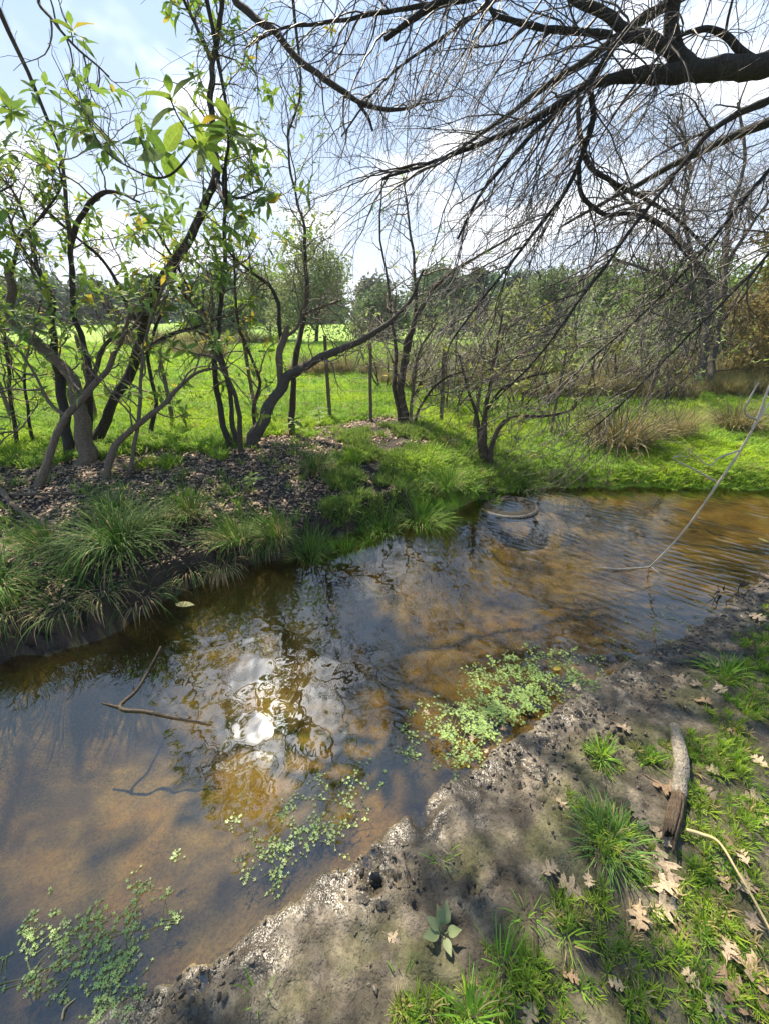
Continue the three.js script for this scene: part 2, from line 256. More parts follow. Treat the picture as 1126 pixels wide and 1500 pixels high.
// ---------------------------------------------------------------- growing things
const rv = (R) => V(R() - 0.5, R() - 0.5, R() - 0.5).multiplyScalar(2);
function shoot(R, p, dir, len, r0, r1, segs, o) {          // a twig that wanders, droops or climbs
  const P = [p.clone()], Rr = [r0], d = dir.clone().normalize(), q = p.clone();
  for (let k = 1; k <= segs; k++) { d.addScaledVector(rv(R), o.gnarl ?? 0.2); if (o.bias) d.addScaledVector(o.bias, 1 / segs); d.normalize(); q.addScaledVector(d, len / segs); if (o.floor) { const f = height(q.x, q.z) + 0.03; if (q.y < f) { q.y = f; d.y = Math.abs(d.y) * 0.3; } } P.push(q.clone()); Rr.push(mix(r0, r1, k / segs)); }
  return { P, R: Rr, tip: d };
}
function sprout(R, G, path, levels, lv = 0, tips = null) {   // children along a path, level by level
  const o = levels[lv]; if (!o) return;
  const n = Math.round(o.n * (0.7 + 0.6 * R())), N = path.P.length - 1;
  for (let k = 0; k < n; k++) {
    const t = mix(o.from ?? 0.2, 1, (k + R()) / n), f = t * N, a = Math.min(Math.floor(f), N - 1), p = path.P[a].clone().lerp(path.P[a + 1], f - a);
    const T = V().subVectors(path.P[a + 1], path.P[a]).normalize(), S = rv(R); S.addScaledVector(T, -S.dot(T)).normalize();
    const d = T.multiplyScalar(o.along ?? 0.6).addScaledVector(S, o.spread ?? 0.8); if (o.lean) d.addScaledVector(o.lean, 1);
    const len = o.len * (0.5 + R()) * (1 - 0.35 * t), r0 = Math.min(mix(path.R[a], path.R[a + 1], f - a) * 0.8, o.r * (0.7 + 0.6 * R()));
    const s = shoot(R, p, d, len, r0, o.tip ?? 0.0011, o.segs ?? 6, o);
    G.tube(s.P, s.R, o.sides ?? 3); if (tips && (lv === levels.length - 1 || R() < 0.4)) tips.push([s.P[s.P.length - 1], s.tip]);
    sprout(R, G, s, levels, lv + 1, tips);
  }
}
function leafGeo(L, w, segs, cup, droop) {              // pointed blade along +z, folded on its midrib
  const g = new Geo();
  for (let k = 0; k <= segs; k++) {
    const t = k / segs, ww = w * Math.pow(Math.sin(Math.PI * Math.pow(clamp(t * 0.97 + 0.015), 0.75)), 1.1), z = L * (t - 0.12 * droop * t * t), y = -droop * L * t * t * 0.5;
    for (const s of [-1, 0, 1]) { g.p.push(s * ww, y + Math.abs(s) * ww * cup + 0.02 * L * Math.sin(t * 9 + s) * Math.abs(s), z); g.u.push(s * 0.5 + 0.5, t); g.n.push(0, 1, 0); }
  }
  for (let k = 0; k < segs; k++) for (const s of [0, 1]) { const a = k * 3 + s, b = a + 3; g.i.push(a, b, a + 1, a + 1, b, b + 1); }
  const q = g.build(); q.computeVertexNormals(); return q;
}
const LEAF = [leafGeo(1, 0.17, 7, 0.35, 0.3), leafGeo(1, 0.19, 7, 0.3, 0.65), leafGeo(1, 0.15, 7, 0.5, 1.0), leafGeo(1, 0.18, 7, 0.25, 0.1)], LEAFSMALL = leafGeo(1, 0.19, 3, 0.3, 0.4);
function aim(p, z, up, s) { const Z = z.clone().normalize(), X = V().crossVectors(up, Z); if (X.lengthSq() < 1e-6) X.set(1, 0, 0); X.normalize(); const Y = V().crossVectors(Z, X); return new THREE.Matrix4().makeBasis(X.multiplyScalar(s), Y.multiplyScalar(s), Z.multiplyScalar(s)).setPosition(p); }
function rosette(R, p, dir, n, L, put) {                 // leaves fanned round a shoot tip
  const d = dir.clone().normalize(), A = rv(R).cross(d).normalize(), B = V().crossVectors(d, A), a0 = R() * 6.28;
  for (let k = 0; k < n; k++) { const a = a0 + k * 2.4, f = k / n, out = V().addScaledVector(A, Math.cos(a)).addScaledVector(B, Math.sin(a)); const z = out.clone().multiplyScalar(0.9).addScaledVector(d, mix(-0.1, 1.0, f)).addScaledVector(rv(R), 0.2); z.y -= 0.15; put(aim(p.clone().addScaledVector(d, -L * 0.35 * (1 - f)), z, d.clone().addScaledVector(out, -0.2).add(V(0, 0.4, 0)), L * (0.6 + 0.5 * R()) * mix(1, 0.7, f))); }
}
function instanced(parent, name, geo, mat, list, tint, R) {
  const im = new THREE.InstancedMesh(geo, mat, list.length); im.name = name; im.userData.kind = 'stuff';
  const c = new THREE.Color(); list.forEach((m, k) => { im.setMatrixAt(k, m); tint(c, R, m); im.setColorAt(k, c); }); parent.add(lit(im)); return im;
}
const leafTint = (c, R) => { const q = R(); if (q < 0.06) c.setRGB(0.5, 0.40, 0.05); else { const s = 0.6 + 0.6 * R(), hue = R(); c.setRGB((0.15 + 0.13 * hue) * s, (0.27 + 0.12 * hue) * s, (0.06 - 0.015 * hue) * s); } };

// a leaning, crooked bank tree: survey points [u, v, depth, half width in px] for each stem and limb
function bankTree(seed, name, label, o) {
  const R = rng(seed), first = o.stems[0].q[0], base = at(first[0], first[1], first[2]); base.y = height(base.x, base.z);
  const t = thing(name, label, o.category ?? 'tree', base, o.group), tips = [];
  for (const s of o.stems) {
    const pts = s.q.map((c) => c[0].isVector3 ? [c[0].clone(), c[1]] : [at(c[0], c[1], c[2]), c[3] * 0.54 * c[2] / F]);
    if (s.root !== false) { const g = height(pts[0][0].x, pts[0][0].z); pts[0][0].y = g + 0.02; const f = pts[0][0].clone(); f.y = g - 0.08; pts.unshift([f, pts[0][1] * 1.35]); }
    const path = smooth(pts, 6), g = new Geo(); g.o.copy(base);
    for (let k = 1; k < path.P.length - 1; k++) path.P[k].addScaledVector(V(n3(path.P[k].x * 3, path.P[k].y * 3, seed), 0.3 * n3(path.P[k].y * 4, seed, 1), n3(seed, path.P[k].z * 3, path.P[k].y * 3)), path.R[k] * 0.5 + 0.004);
    g.tube(path.P, path.R, 10, 0.16, 1); const G = new Geo(); G.o.copy(base); const stem = part(t, s.name ?? (s.root === false ? 'limb' : 'trunk'), g.build(), s.mat ?? o.mat ?? M.brown);
    if (s.twigs !== 0) { const lv = o.levels.map((l, k) => k ? l : { ...l, n: l.n * (s.twigs ?? 1), from: s.from ?? l.from }); sprout(R, G, path, lv, 0, s.leaf === false ? null : tips); if (s.leaf !== false) tips.push([path.P[path.P.length - 1], V().subVectors(path.P[path.P.length - 1], path.P[path.P.length - 2])]); }
    if (G.p.length) part(stem, 'twigs', G.build(), o.twigMat ?? M.twig).userData.kind = 'stuff';
  }
  const near = [], L = [];
  const keep = (m) => { const e = m.elements, p = V(e[12], e[13], e[14]).add(V()); (near.length < (o.big ?? 0) && R() < 0.75 ? near : L).push(m); };
  for (const r of o.rosettes ?? []) { const [u, v, d, n, len, lean] = r, p = at(u, v, d).sub(base); rosette(R, p, V(...(lean ?? [0, 0.8, 0.3])).addScaledVector(rv(R), 0.25), n, len * (0.95 + 0.4 * R()), (m) => near.push(m)); }
  for (const [p, d] of tips) { if (R() > (o.leafy ?? 0.7)) continue; const q = p.clone().sub(base), up = d.clone().add(V(0, 0.5, 0)); rosette(R, q, up, Math.round(mix(o.fan?.[0] ?? 3, o.fan?.[1] ?? 8, R())), (o.leaf ?? 0.12) * (0.6 + 0.6 * R()), keep); }
  near.forEach((m, k) => { const f = part(t, 'leaf', LEAF[Math.floor(R() * 4)], M.leaf[R() < 0.055 ? 4 : Math.floor(R() * 4)]); m.decompose(f.position, f.quaternion, f.scale); });
  if (L.length) instanced(t, 'foliage', LEAFSMALL, M.foliage, L, o.tint ?? leafTint, R);
  return t;
}
const GN = [{ n: 16, len: 0.62, r: 0.008, tip: 0.0022, segs: 8, sides: 4, gnarl: 0.4, bias: V(0, 0.55, 0), along: 0.5, spread: 0.9, from: 0.35 }, { n: 6, len: 0.3, r: 0.0038, tip: 0.0013, segs: 5, gnarl: 0.4, bias: V(0, 0.35, 0), from: 0.25 }];
const S = (q, x = {}) => ({ q, ...x }), Lm = (q, x = {}) => ({ q, root: false, ...x });

bankTree(101, 'bank_tree', 'thick crooked multi-stemmed tree whose pale trunk bends over at the left of the bank', { mat: M.brown, levels: GN, leaf: 0.15, leafy: 0.34, big: 190, fan: [4, 8], stems: [
  S([[125, 672, 3.7, 23], [118, 620, 3.75, 19], [108, 570, 3.8, 16], [76, 520, 3.8, 14], [42, 490, 3.8, 12], [16, 462, 3.8, 11], [14, 410, 3.85, 10], [16, 385, 3.85, 9]], { mat: M.pale, twigs: 0.5 }),
  S([[100, 668, 3.9, 13], [92, 600, 3.9, 12], [84, 540, 3.95, 12], [80, 500, 3.95, 9], [74, 440, 3.95, 8], [58, 400, 3.95, 6], [30, 360, 3.9, 4], [10, 310, 3.85, 3]], { mat: M.dark }),
  S([[132, 668, 3.95, 9], [130, 560, 3.95, 8], [126, 515, 3.95, 7], [113, 470, 3.95, 7], [105, 400, 3.9, 6.5], [104, 355, 3.85, 6.5], [122, 312, 3.8, 6.5], [148, 284, 3.75, 6], [172, 282, 3.7, 4], [205, 296, 3.6, 2.5]], { mat: M.dark }),
  Lm([[104, 355, 3.85, 6], [80, 200, 3.9, 4], [V(-3.3, 4.6, -4.7), 0.022], [V(-3.2, 5.6, -4.5), 0.016], [V(-2.8, 6.6, -4.2), 0.009]], { twigs: 1.8, from: 0.5 }),
  Lm([[V(-3.25, 5.0, -4.6), 0.016], [V(-2.5, 5.6, -4.2), 0.012], [V(-1.9, 6.0, -3.8), 0.007]], { twigs: 1.4 }),
  Lm([[122, 590, 3.8, 8], [140, 540, 3.8, 6], [160, 500, 3.85, 4.5], [195, 480, 3.9, 4], [225, 440, 3.9, 3]]),
  Lm([[15, 415, 3.85, 5], [30, 350, 3.8, 4], [60, 320, 3.7, 3], [90, 265, 3.6, 2.5], [80, 235, 3.5, 2]], { twigs: 0.6 }),
  Lm([[58, 400, 3.95, 5], [40, 330, 3.9, 4], [20, 280, 3.8, 3], [-10, 250, 3.7, 2]], { twigs: 0.5 }),
] });
bankTree(102, 'bank_tree', 'tall dark leaning tree with large glossy leaves high in its crown', { mat: M.dark, levels: GN, leaf: 0.14, leafy: 0.3, big: 90, stems: [
  S([[138, 645, 4.25, 14], [165, 592, 4.2, 12], [198, 532, 4.2, 13], [210, 480, 4.15, 13], [226, 430, 4.1, 12], [255, 388, 4.05, 11], [280, 345, 4, 11], [300, 302, 3.95, 10], [318, 262, 3.9, 10], [312, 205, 3.9, 8], [309, 150, 3.85, 8], [312, 100, 3.85, 7], [320, 40, 3.8, 6.5], [325, -20, 3.75, 6], [V(-1.75, 5.2, -5.5), 0.045], [V(-1.95, 6.2, -5.45), 0.035], [V(-2.2, 7.1, -5.3), 0.02]], { from: 0.45, twigs: 1.8 }),
  Lm([[V(-1.7, 5.0, -5.5), 0.04], [V(-1.3, 5.8, -5.3), 0.032], [V(-1.0, 6.6, -5.1), 0.024], [V(-0.9, 7.2, -5.0), 0.015]], { twigs: 0.9 }),
  Lm([[V(-1.9, 5.8, -5.45), 0.03], [V(-2.6, 6.2, -5.2), 0.024], [V(-3.2, 6.6, -5.0), 0.015]], { twigs: 1.2 }),
  Lm([[312, 92, 3.85, 6], [290, 42, 3.8, 5], [272, 5, 3.75, 4], [262, -30, 3.7, 3]]),
  Lm([[326, -60, 3.7, 10], [345, 2, 3.6, 9], [400, 45, 3.5, 8.5], [440, 88, 3.5, 8], [490, 125, 3.45, 7.5], [530, 152, 3.4, 6], [572, 161, 3.4, 4.5], [610, 154, 3.4, 3], [618, 140, 3.4, 2]], { leaf: false, twigs: 1.6 }),
  Lm([[522, 146, 3.4, 5], [538, 170, 3.4, 4], [546, 192, 3.4, 3]], { leaf: false, twigs: 0 }),
  Lm([[318, 262, 3.9, 6], [330, 300, 3.5, 4], [332, 240, 2.8, 3.5], [334, 200, 2.4, 3], [331, 168, 2.3, 2]], { twigs: 0 }),
  Lm([[330, 250, 2.9, 3], [290, 210, 2.5, 2.5], [262, 170, 2.35, 2], [248, 138, 2.3, 2]], { twigs: 0 }),
  Lm([[290, 215, 2.6, 3], [240, 260, 2.6, 2.5], [180, 240, 2.6, 2], [150, 215, 2.6, 2], [128, 172, 2.6, 1.6]], { twigs: 0.4 }),
  Lm([[240, 260, 2.6, 2], [215, 225, 2.6, 2], [205, 200, 2.6, 1.6]], { twigs: 0 }),
  Lm([[318, 262, 3.9, 4], [350, 290, 3.7, 3], [385, 275, 3.6, 2]], { twigs: 0.4 }),
  Lm([[326, -70, 3.7, 6], [220, -130, 3.6, 5], [100, -90, 3.5, 4.5], [56, -10, 3.4, 4], [80, 34, 3.3, 3.5], [122, 78, 3.3, 3], [160, 112, 3.3, 2.2]], { leaf: false, twigs: 0.6, from: 0.5 }),
  Lm([[210, 480, 4.15, 7], [180, 430, 4.1, 5], [150, 380, 4, 4], [110, 345, 3.9, 3], [60, 300, 3.8, 2.5]], {}),
  Lm([[205, 520, 4.15, 6], [250, 490, 4.1, 5], [290, 478, 4.1, 4], [330, 462, 4.1, 3]], { twigs: 0.6 }),
], rosettes: [[249, 132, 2.3, 8, 0.22], [331, 166, 2.3, 9, 0.24], [345, 190, 2.35, 6, 0.2, [0.6, 0.5, 0.2]], [128, 172, 2.6, 8, 0.17], [105, 185, 2.7, 5, 0.15, [-0.6, 0.5, 0.2]], [150, 212, 2.6, 6, 0.16, [0, 0.2, 0.8]], [208, 200, 2.6, 6, 0.17, [0.2, 0.3, 0.8]], [240, 225, 2.55, 5, 0.2, [0, -0.4, 0.8]], [300, 215, 2.5, 6, 0.18, [0.3, -0.2, 0.8]], [185, 255, 2.7, 6, 0.15], [225, 265, 2.7, 6, 0.16, [0, -0.3, 0.7]], [385, 272, 3.4, 9, 0.18], [345, 300, 3.5, 7, 0.17], [395, 300, 3.4, 6, 0.2, [0.4, -0.4, 0.5]], [340, 340, 3.5, 7, 0.17, [0, -0.4, 0.6]], [175, 282, 3.4, 8, 0.14], [220, 300, 3.4, 8, 0.14], [262, 8, 3.6, 7, 0.12], [250, -5, 3.6, 6, 0.12], [290, 20, 3.6, 5, 0.1], [45, 125, 3.2, 8, 0.14], [5, 210, 3, 8, 0.16], [0, 160, 3, 5, 0.14]] });
bankTree(103, 'bank_tree', 'low pale tree with stems leaning apart across the bank between the dark trunks', { mat: M.pale, levels: GN, leaf: 0.14, leafy: 0.28, big: 40, stems: [
  S([[58, 705, 3.2, 11], [80, 650, 3.3, 9], [96, 612, 3.4, 8.5], [130, 575, 3.5, 8], [160, 540, 3.6, 7], [180, 490, 3.65, 5.5], [196, 452, 3.7, 4.5], [218, 428, 3.7, 3.5], [222, 402, 3.7, 2.5]], { twigs: 0.6 }),
  Lm([[100, 612, 3.4, 6], [72, 590, 3.45, 4], [48, 540, 3.5, 3], [20, 505, 3.55, 2.5], [-10, 470, 3.6, 2]], { twigs: 0.6 }),
  S([[155, 698, 3.35, 10], [170, 655, 3.4, 9], [190, 632, 3.45, 8], [215, 612, 3.5, 7], [240, 592, 3.6, 6], [262, 568, 3.65, 5], [292, 545, 3.7, 4], [335, 538, 3.75, 2.5]], { twigs: 0.7 }),
  S([[188, 680, 3.4, 5], [202, 620, 3.5, 5], [208, 540, 3.6, 4], [218, 480, 3.7, 3.5], [236, 430, 3.75, 3], [250, 380, 3.8, 2]], { twigs: 0.8 }),
] });
bankTree(104, 'bank_tree', 'clump of slim upright stems with drooping green leaves', { mat: M.brown, levels: GN, leaf: 0.16, leafy: 0.34, big: 50, stems: [
  S([[335, 648, 4.15, 9], [322, 590, 4.15, 7.5], [316, 540, 4.15, 7], [322, 470, 4.15, 6], [328, 400, 4.1, 5.5], [328, 320, 4.05, 5], [330, 250, 4, 4], [336, 190, 4, 3.6], [V(-1.55, 4.4, -5.0), 0.022], [V(-1.5, 5.5, -4.8), 0.016], [V(-1.2, 6.4, -4.5), 0.009]], { mat: M.dark, twigs: 1.5 }),
  Lm([[V(-1.5, 5.2, -4.85), 0.016], [V(-1.0, 5.7, -4.4), 0.012], [V(-0.6, 6.2, -4.0), 0.007]], { twigs: 0.5 }),
  S([[345, 646, 4.2, 7], [338, 590, 4.2, 6], [330, 540, 4.2, 5.5], [310, 480, 4.2, 4.5], [276, 420, 4.15, 4], [250, 370, 4.1, 3], [215, 320, 4, 2.5]]),
  S([[350, 650, 4.0, 7], [350, 600, 4, 6], [330, 548, 4, 5], [318, 520, 4, 4], [290, 460, 3.95, 3.5], [262, 420, 3.9, 3]]),
  S([[378, 640, 4.5, 5], [372, 600, 4.5, 5], [380, 560, 4.5, 4], [352, 480, 4.5, 4], [345, 420, 4.4, 3], [340, 360, 4.3, 3]]),
  S([[222, 645, 4.6, 6], [228, 590, 4.6, 5], [218, 520, 4.6, 4.5], [240, 450, 4.6, 4], [262, 380, 4.5, 3]], { mat: M.dark }),
] });
bankTree(105, 'bank_tree', 'stout grey trunk leaning low over the bank with a sawn stub', { mat: M.grey, levels: GN, leaf: 0.14, leafy: 0.2, big: 30, stems: [
  S([[368, 645, 4.25, 18], [390, 608, 4.25, 15], [412, 568, 4.25, 14], [432, 545, 4.2, 12], [462, 528, 4.15, 10.5], [500, 512, 4.1, 9.5], [540, 492, 4.05, 8], [572, 470, 4, 6], [600, 440, 3.95, 4.5], [620, 395, 3.9, 3]], { leaf: false, twigs: 1.6 }),
  Lm([[410, 572, 4.25, 9], [412, 530, 4.3, 9], [414, 500, 4.3, 9.5], [418, 486, 4.3, 8.5], [421, 478, 4.3, 5]], { twigs: 0, name: 'stub', mat: M.pale }),
  Lm([[415, 495, 4.3, 5], [435, 480, 4.3, 4], [444, 462, 4.3, 3.5], [470, 450, 4.3, 3], [500, 440, 4.3, 2.5]], { mat: M.pale, leaf: false }),
  S([[424, 605, 4.6, 9], [430, 560, 4.6, 8], [436, 510, 4.6, 7.5], [446, 460, 4.6, 6.5], [450, 430, 4.55, 6], [448, 385, 4.5, 5], [446, 335, 4.45, 4], [432, 280, 4.4, 3], [422, 200, 4.3, 3], [440, 140, 4.2, 2.6], [V(-0.85, 4.8, -5.3), 0.018], [V(-0.6, 5.8, -5.1), 0.014], [V(-0.3, 6.6, -4.9), 0.008]], { mat: M.brown, twigs: 2.1 }),
  Lm([[412, 505, 4.35, 6], [406, 445, 4.4, 5], [396, 420, 4.4, 4.5], [370, 400, 4.35, 4], [345, 380, 4.3, 3], [320, 350, 4.2, 2]], { mat: M.dark }),
] });
bankTree(106, 'bank_tree', 'bare forked tree by the fence with twiggy drooping crown', { mat: M.brown, levels: [{ ...GN[0], n: 14, len: 0.7, bias: V(0.1, 0.1, 0) }, { ...GN[1], n: 5 }], leaf: 0.09, leafy: 0.12, stems: [
  S([[592, 613, 5.2, 10], [588, 570, 5.2, 9.5], [592, 525, 5.2, 9], [602, 482, 5.2, 7], [622, 440, 5.1, 5.5], [655, 402, 5, 4.5], [700, 375, 4.9, 3.5], [760, 340, 4.8, 2.5]]),
  S([[585, 608, 5.25, 6], [578, 565, 5.25, 6], [580, 520, 5.25, 5], [574, 470, 5.25, 4], [568, 410, 5.2, 3], [556, 340, 5.1, 2.5], [560, 260, 5, 2]]),
  S([[600, 612, 5.15, 5], [604, 585, 5.15, 4], [608, 552, 5.15, 4], [612, 520, 5.15, 3], [640, 470, 5.1, 2.5]], { mat: M.pale }),
  S([[606, 610, 5.15, 4], [625, 580, 5.1, 3.5], [650, 555, 5, 3], [690, 540, 4.9, 2]]),
  Lm([[592, 540, 5.2, 6], [606, 470, 5.2, 5], [608, 400, 5.1, 4], [600, 330, 5, 3], [590, 260, 4.9, 2]]),
] });
bankTree(107, 'bank_tree', 'small shrubby tree with one long branch reaching level over the stream', { mat: M.brown, levels: [{ ...GN[0], n: 12, len: 0.5, bias: V(0.2, 0.25, 0) }, { ...GN[1], n: 5 }], leaf: 0.11, leafy: 0.3, tint: (c, R) => { const s = 0.7 + 0.6 * R(); c.setRGB(0.24 * s, 0.27 * s, 0.06 * s); }, stems: [
  S([[712, 660, 4.4, 12], [708, 630, 4.4, 9], [712, 598, 4.4, 6], [718, 560, 4.4, 4.5], [726, 510, 4.35, 3.5], [735, 460, 4.3, 2.5]]),
  S([[718, 655, 4.35, 8], [728, 628, 4.3, 6.5], [748, 612, 4.25, 5.5], [780, 610, 4.2, 4.5], [808, 608, 4.1, 4], [838, 598, 4.05, 3], [846, 575, 4, 2]]),
  S([[705, 655, 4.45, 6], [698, 610, 4.45, 5], [684, 570, 4.45, 3.5], [672, 520, 4.4, 2.5]]),
  Lm([[714, 600, 4.4, 4], [735, 570, 4.35, 3.5], [775, 552, 4.3, 3], [820, 540, 4.25, 2], [850, 500, 4.2, 1.5]]),
  Lm([[720, 560, 4.4, 3], [760, 520, 4.35, 2.5], [800, 500, 4.3, 2]]),
] });
bankTree(108, 'bank_tree', 'slender leafy saplings at the upstream end beside the fence', { mat: M.dark, levels: GN, leaf: 0.15, leafy: 0.3, big: 40, stems: [
  S([[22, 640, 4.1, 5], [16, 580, 4.1, 4.5], [12, 520, 4.1, 4], [2, 470, 4.1, 3.5], [-20, 420, 4.1, 2.5]]),
  S([[46, 640, 4.3, 4], [40, 590, 4.3, 3.5], [36, 540, 4.3, 3], [50, 490, 4.3, 2.5], [60, 440, 4.2, 2]]),
  S([[-12, 690, 3.6, 10], [-8, 640, 3.6, 8], [-20, 560, 3.6, 6], [-40, 460, 3.6, 4]]),
  Lm([[-20, 560, 3.6, 5], [-10, 480, 3.5, 4], [-30, 380, 3.4, 3], [-20, 300, 3.3, 2.5], [20, 270, 3.2, 2]], { from: 0.3 }),
] });
// bare grey tree on the far right
bankTree(109, 'bare_tree', 'bare grey tree with fine spreading twigs at the edge of the meadow', { mat: M.grey, twigMat: M.twig, leafy: 0, levels: [{ n: 16, len: 1.5, r: 0.018, tip: 0.004, segs: 8, sides: 4, gnarl: 0.25, bias: V(0, 0.2, 0), along: 0.7, spread: 0.7, from: 0.2 }, { n: 9, len: 0.7, r: 0.006, tip: 0.0022, segs: 6, gnarl: 0.3, bias: V(0, -0.1, 0) }, { n: 4, len: 0.3, r: 0.003, tip: 0.002, segs: 4, gnarl: 0.3 }], stems: [
  S([[1018, 588, 8.0, 15], [1028, 535, 8, 11], [1036, 475, 8, 9], [1040, 425, 8, 7.5], [1012, 372, 7.9, 6.5], [970, 330, 7.8, 5], [925, 300, 7.7, 4], [880, 255, 7.6, 3]]),
  S([[1032, 586, 8.1, 9], [1044, 530, 8.1, 8], [1052, 460, 8.1, 7], [1062, 390, 8.1, 6], [1066, 320, 8.1, 5], [1090, 240, 8, 4], [1080, 150, 7.9, 3]]),
  Lm([[1036, 470, 8, 6], [1000, 420, 7.9, 5], [960, 400, 7.8, 4], [900, 380, 7.7, 3]]),
  Lm([[1060, 390, 8.1, 5], [1100, 330, 8, 4], [1150, 260, 7.9, 3]]),
  Lm([[1012, 372, 7.9, 5], [1000, 310, 7.8, 4], [1010, 240, 7.7, 3], [990, 170, 7.6, 2]]),
] });

// ---------------------------------------------------------------- the oak on the near bank: trunk out of view, limbs and hanging twigs overhead
{
  const R = rng(300), base = V(5.0, 0, -1.5); base.y = height(base.x, base.z);
  const t = thing('oak_tree', 'old oak reaching dark mossy limbs and a curtain of bare hanging twigs over the stream', 'tree', base);
  const tw = (x) => V(x[0], x[1], x[2]);
  const limb = (name, pts) => { const path = smooth(pts, 8); for (let k = 1; k < path.P.length - 1; k++) path.P[k].addScaledVector(V(n3(path.P[k].x * 2.4, path.P[k].y * 2, 3), n3(path.P[k].y * 3, path.P[k].x * 2.4, 1), n3(3, path.P[k].z * 3, path.P[k].x * 3)), path.R[k] * 0.45); const g = new Geo(); g.o.copy(base); g.tube(path.P, path.R, 12, 0.16, 1); path.part = part(t, name, g.build(), M.oak); return path; };
  const px = (...q) => q.map(([u, v, d, r]) => [at(u, v, d), r * 0.56 * d / F]);
  limb('trunk', [[V(5, base.y - 0.15, -1.5), 0.48], [V(5, 0.35, -1.5), 0.36], [V(4.95, 1.5, -1.6), 0.32], [V(4.8, 2.7, -1.8), 0.30], [V(4.7, 4.2, -1.9), 0.25], [V(4.8, 6.0, -2.0), 0.18], [V(4.9, 8.5, -2.2), 0.08]]);
  const L = {};
  L.main = limb('limb', [[V(4.8, 2.6, -1.85), 0.17], [V(4.2, 2.95, -2.5), 0.11], [V(3.5, 3.05, -3.1), 0.08], ...px([1190, 84, 2.62, 27], [1126, 92, 2.6, 27], [1060, 103, 2.58, 24], [1005, 106, 2.57, 22], [960, 108, 2.57, 19], [915, 112, 2.58, 14], [870, 122, 2.6, 10], [820, 150, 2.65, 8.5], [770, 182, 2.7, 7], [700, 212, 2.75, 5.5], [640, 236, 2.8, 4.2], [560, 262, 2.85, 3])]);
  L.up = limb('limb', px([1010, 105, 2.57, 20], [988, 78, 2.56, 19], [982, 40, 2.52, 17], [986, 0, 2.45, 16], [1000, -90, 2.3, 13], [960, -200, 2.2, 9]));
  L.left = limb('limb', px([985, 78, 2.56, 14], [950, 62, 2.58, 15], [915, 40, 2.62, 13], [880, 18, 2.65, 12], [845, -2, 2.66, 10], [790, -45, 2.7, 8], [700, -90, 2.7, 5]));
  L.fork = limb('limb', px([935, 52, 2.6, 12], [905, 55, 2.6, 11], [888, 85, 2.6, 9], [868, 110, 2.62, 8], [830, 150, 2.66, 7], [790, 185, 2.7, 6], [740, 240, 2.72, 5], [700, 290, 2.75, 4], [670, 350, 2.8, 3]));
  L.hook = limb('limb', px([895, 50, 2.62, 8], [850, 48, 2.64, 7.5], [815, 45, 2.66, 7.5], [785, 38, 2.66, 7], [750, 30, 2.68, 6], [722, 22, 2.7, 5.5], [712, 0, 2.7, 5], [700, -40, 2.7, 4]));
  L.loop = limb('limb', px([1110, 92, 2.6, 11], [1082, 74, 2.57, 9], [1062, 52, 2.55, 8], [1040, 40, 2.53, 7], [1012, 46, 2.5, 5], [985, 60, 2.46, 4], [950, 100, 2.4, 3]));
  L.low = limb('limb', [[V(4.75, 2.3, -2.0), 0.09], [V(3.6, 2.55, -3.0), 0.06], ...px([1170, 125, 2.75, 10], [1126, 147, 2.75, 9], [1080, 168, 2.75, 8], [1040, 195, 2.75, 7], [1005, 232, 2.75, 6], [965, 285, 2.78, 5], [925, 335, 2.8, 4.5], [890, 385, 2.85, 4], [840, 450, 2.9, 3], [790, 520, 2.95, 2.2], [720, 590, 3.0, 1.6])]);
  L.b8 = limb('limb', px([862, 126, 2.6, 8], [868, 170, 2.7, 7], [848, 235, 2.8, 6.5], [820, 290, 2.9, 5], [775, 350, 3.0, 4], [720, 420, 3.1, 3], [660, 500, 3.2, 2]));
  L.b9 = limb('limb', px([846, 130, 2.62, 5.5], [848, 190, 3.0, 6], [862, 240, 3.2, 6], [905, 270, 3.4, 5.5], [945, 292, 3.5, 5], [990, 320, 3.6, 4], [1040, 370, 3.7, 3]));
  L.b10 = limb('limb', px([846, 235, 2.8, 5], [850, 285, 3.0, 5.5], [880, 312, 3.1, 5], [930, 315, 3.2, 4.5], [970, 335, 3.3, 3.5], [1010, 380, 3.4, 2.5]));
  L.top = limb('limb', px([800, -60, 2.7, 7], [700, -5, 2.8, 5.5], [610, 10, 2.9, 5], [540, 22, 3.0, 4.5], [470, 35, 3.1, 4], [415, 42, 3.2, 3], [360, 70, 3.3, 2]));
  L.right = limb('limb', [[V(4.7, 3.2, -2.0), 0.1], [V(4.0, 3.2, -3.2), 0.07], ...px([1180, 200, 3.1, 6], [1120, 255, 3.2, 5], [1060, 330, 3.3, 4], [1000, 400, 3.35, 3.2], [930, 470, 3.4, 2.6], [860, 530, 3.5, 2.5], [800, 590, 3.6, 1.6])]);
  L.right2 = limb('limb', [[V(4.6, 2.2, -2.2), 0.07], [V(3.9, 2.3, -3.2), 0.05], ...px([1160, 340, 2.9, 4.5], [1100, 400, 3, 3.6], [1030, 470, 3.1, 3], [960, 540, 3.2, 2.4], [900, 600, 3.3, 2], [840, 650, 3.4, 1.4])]);
  L.high = limb('limb', [[V(4.7, 4.2, -1.9), 0.16], [V(3.2, 4.6, -3.0), 0.10], ...px([1060, -110, 3.3, 8], [900, -60, 3.4, 6], [760, -20, 3.5, 5], [640, 60, 3.6, 4], [560, 120, 3.7, 2.5], [500, 200, 3.8, 2])]);
  const sweep = V(-0.5, -1.0, -0.08);
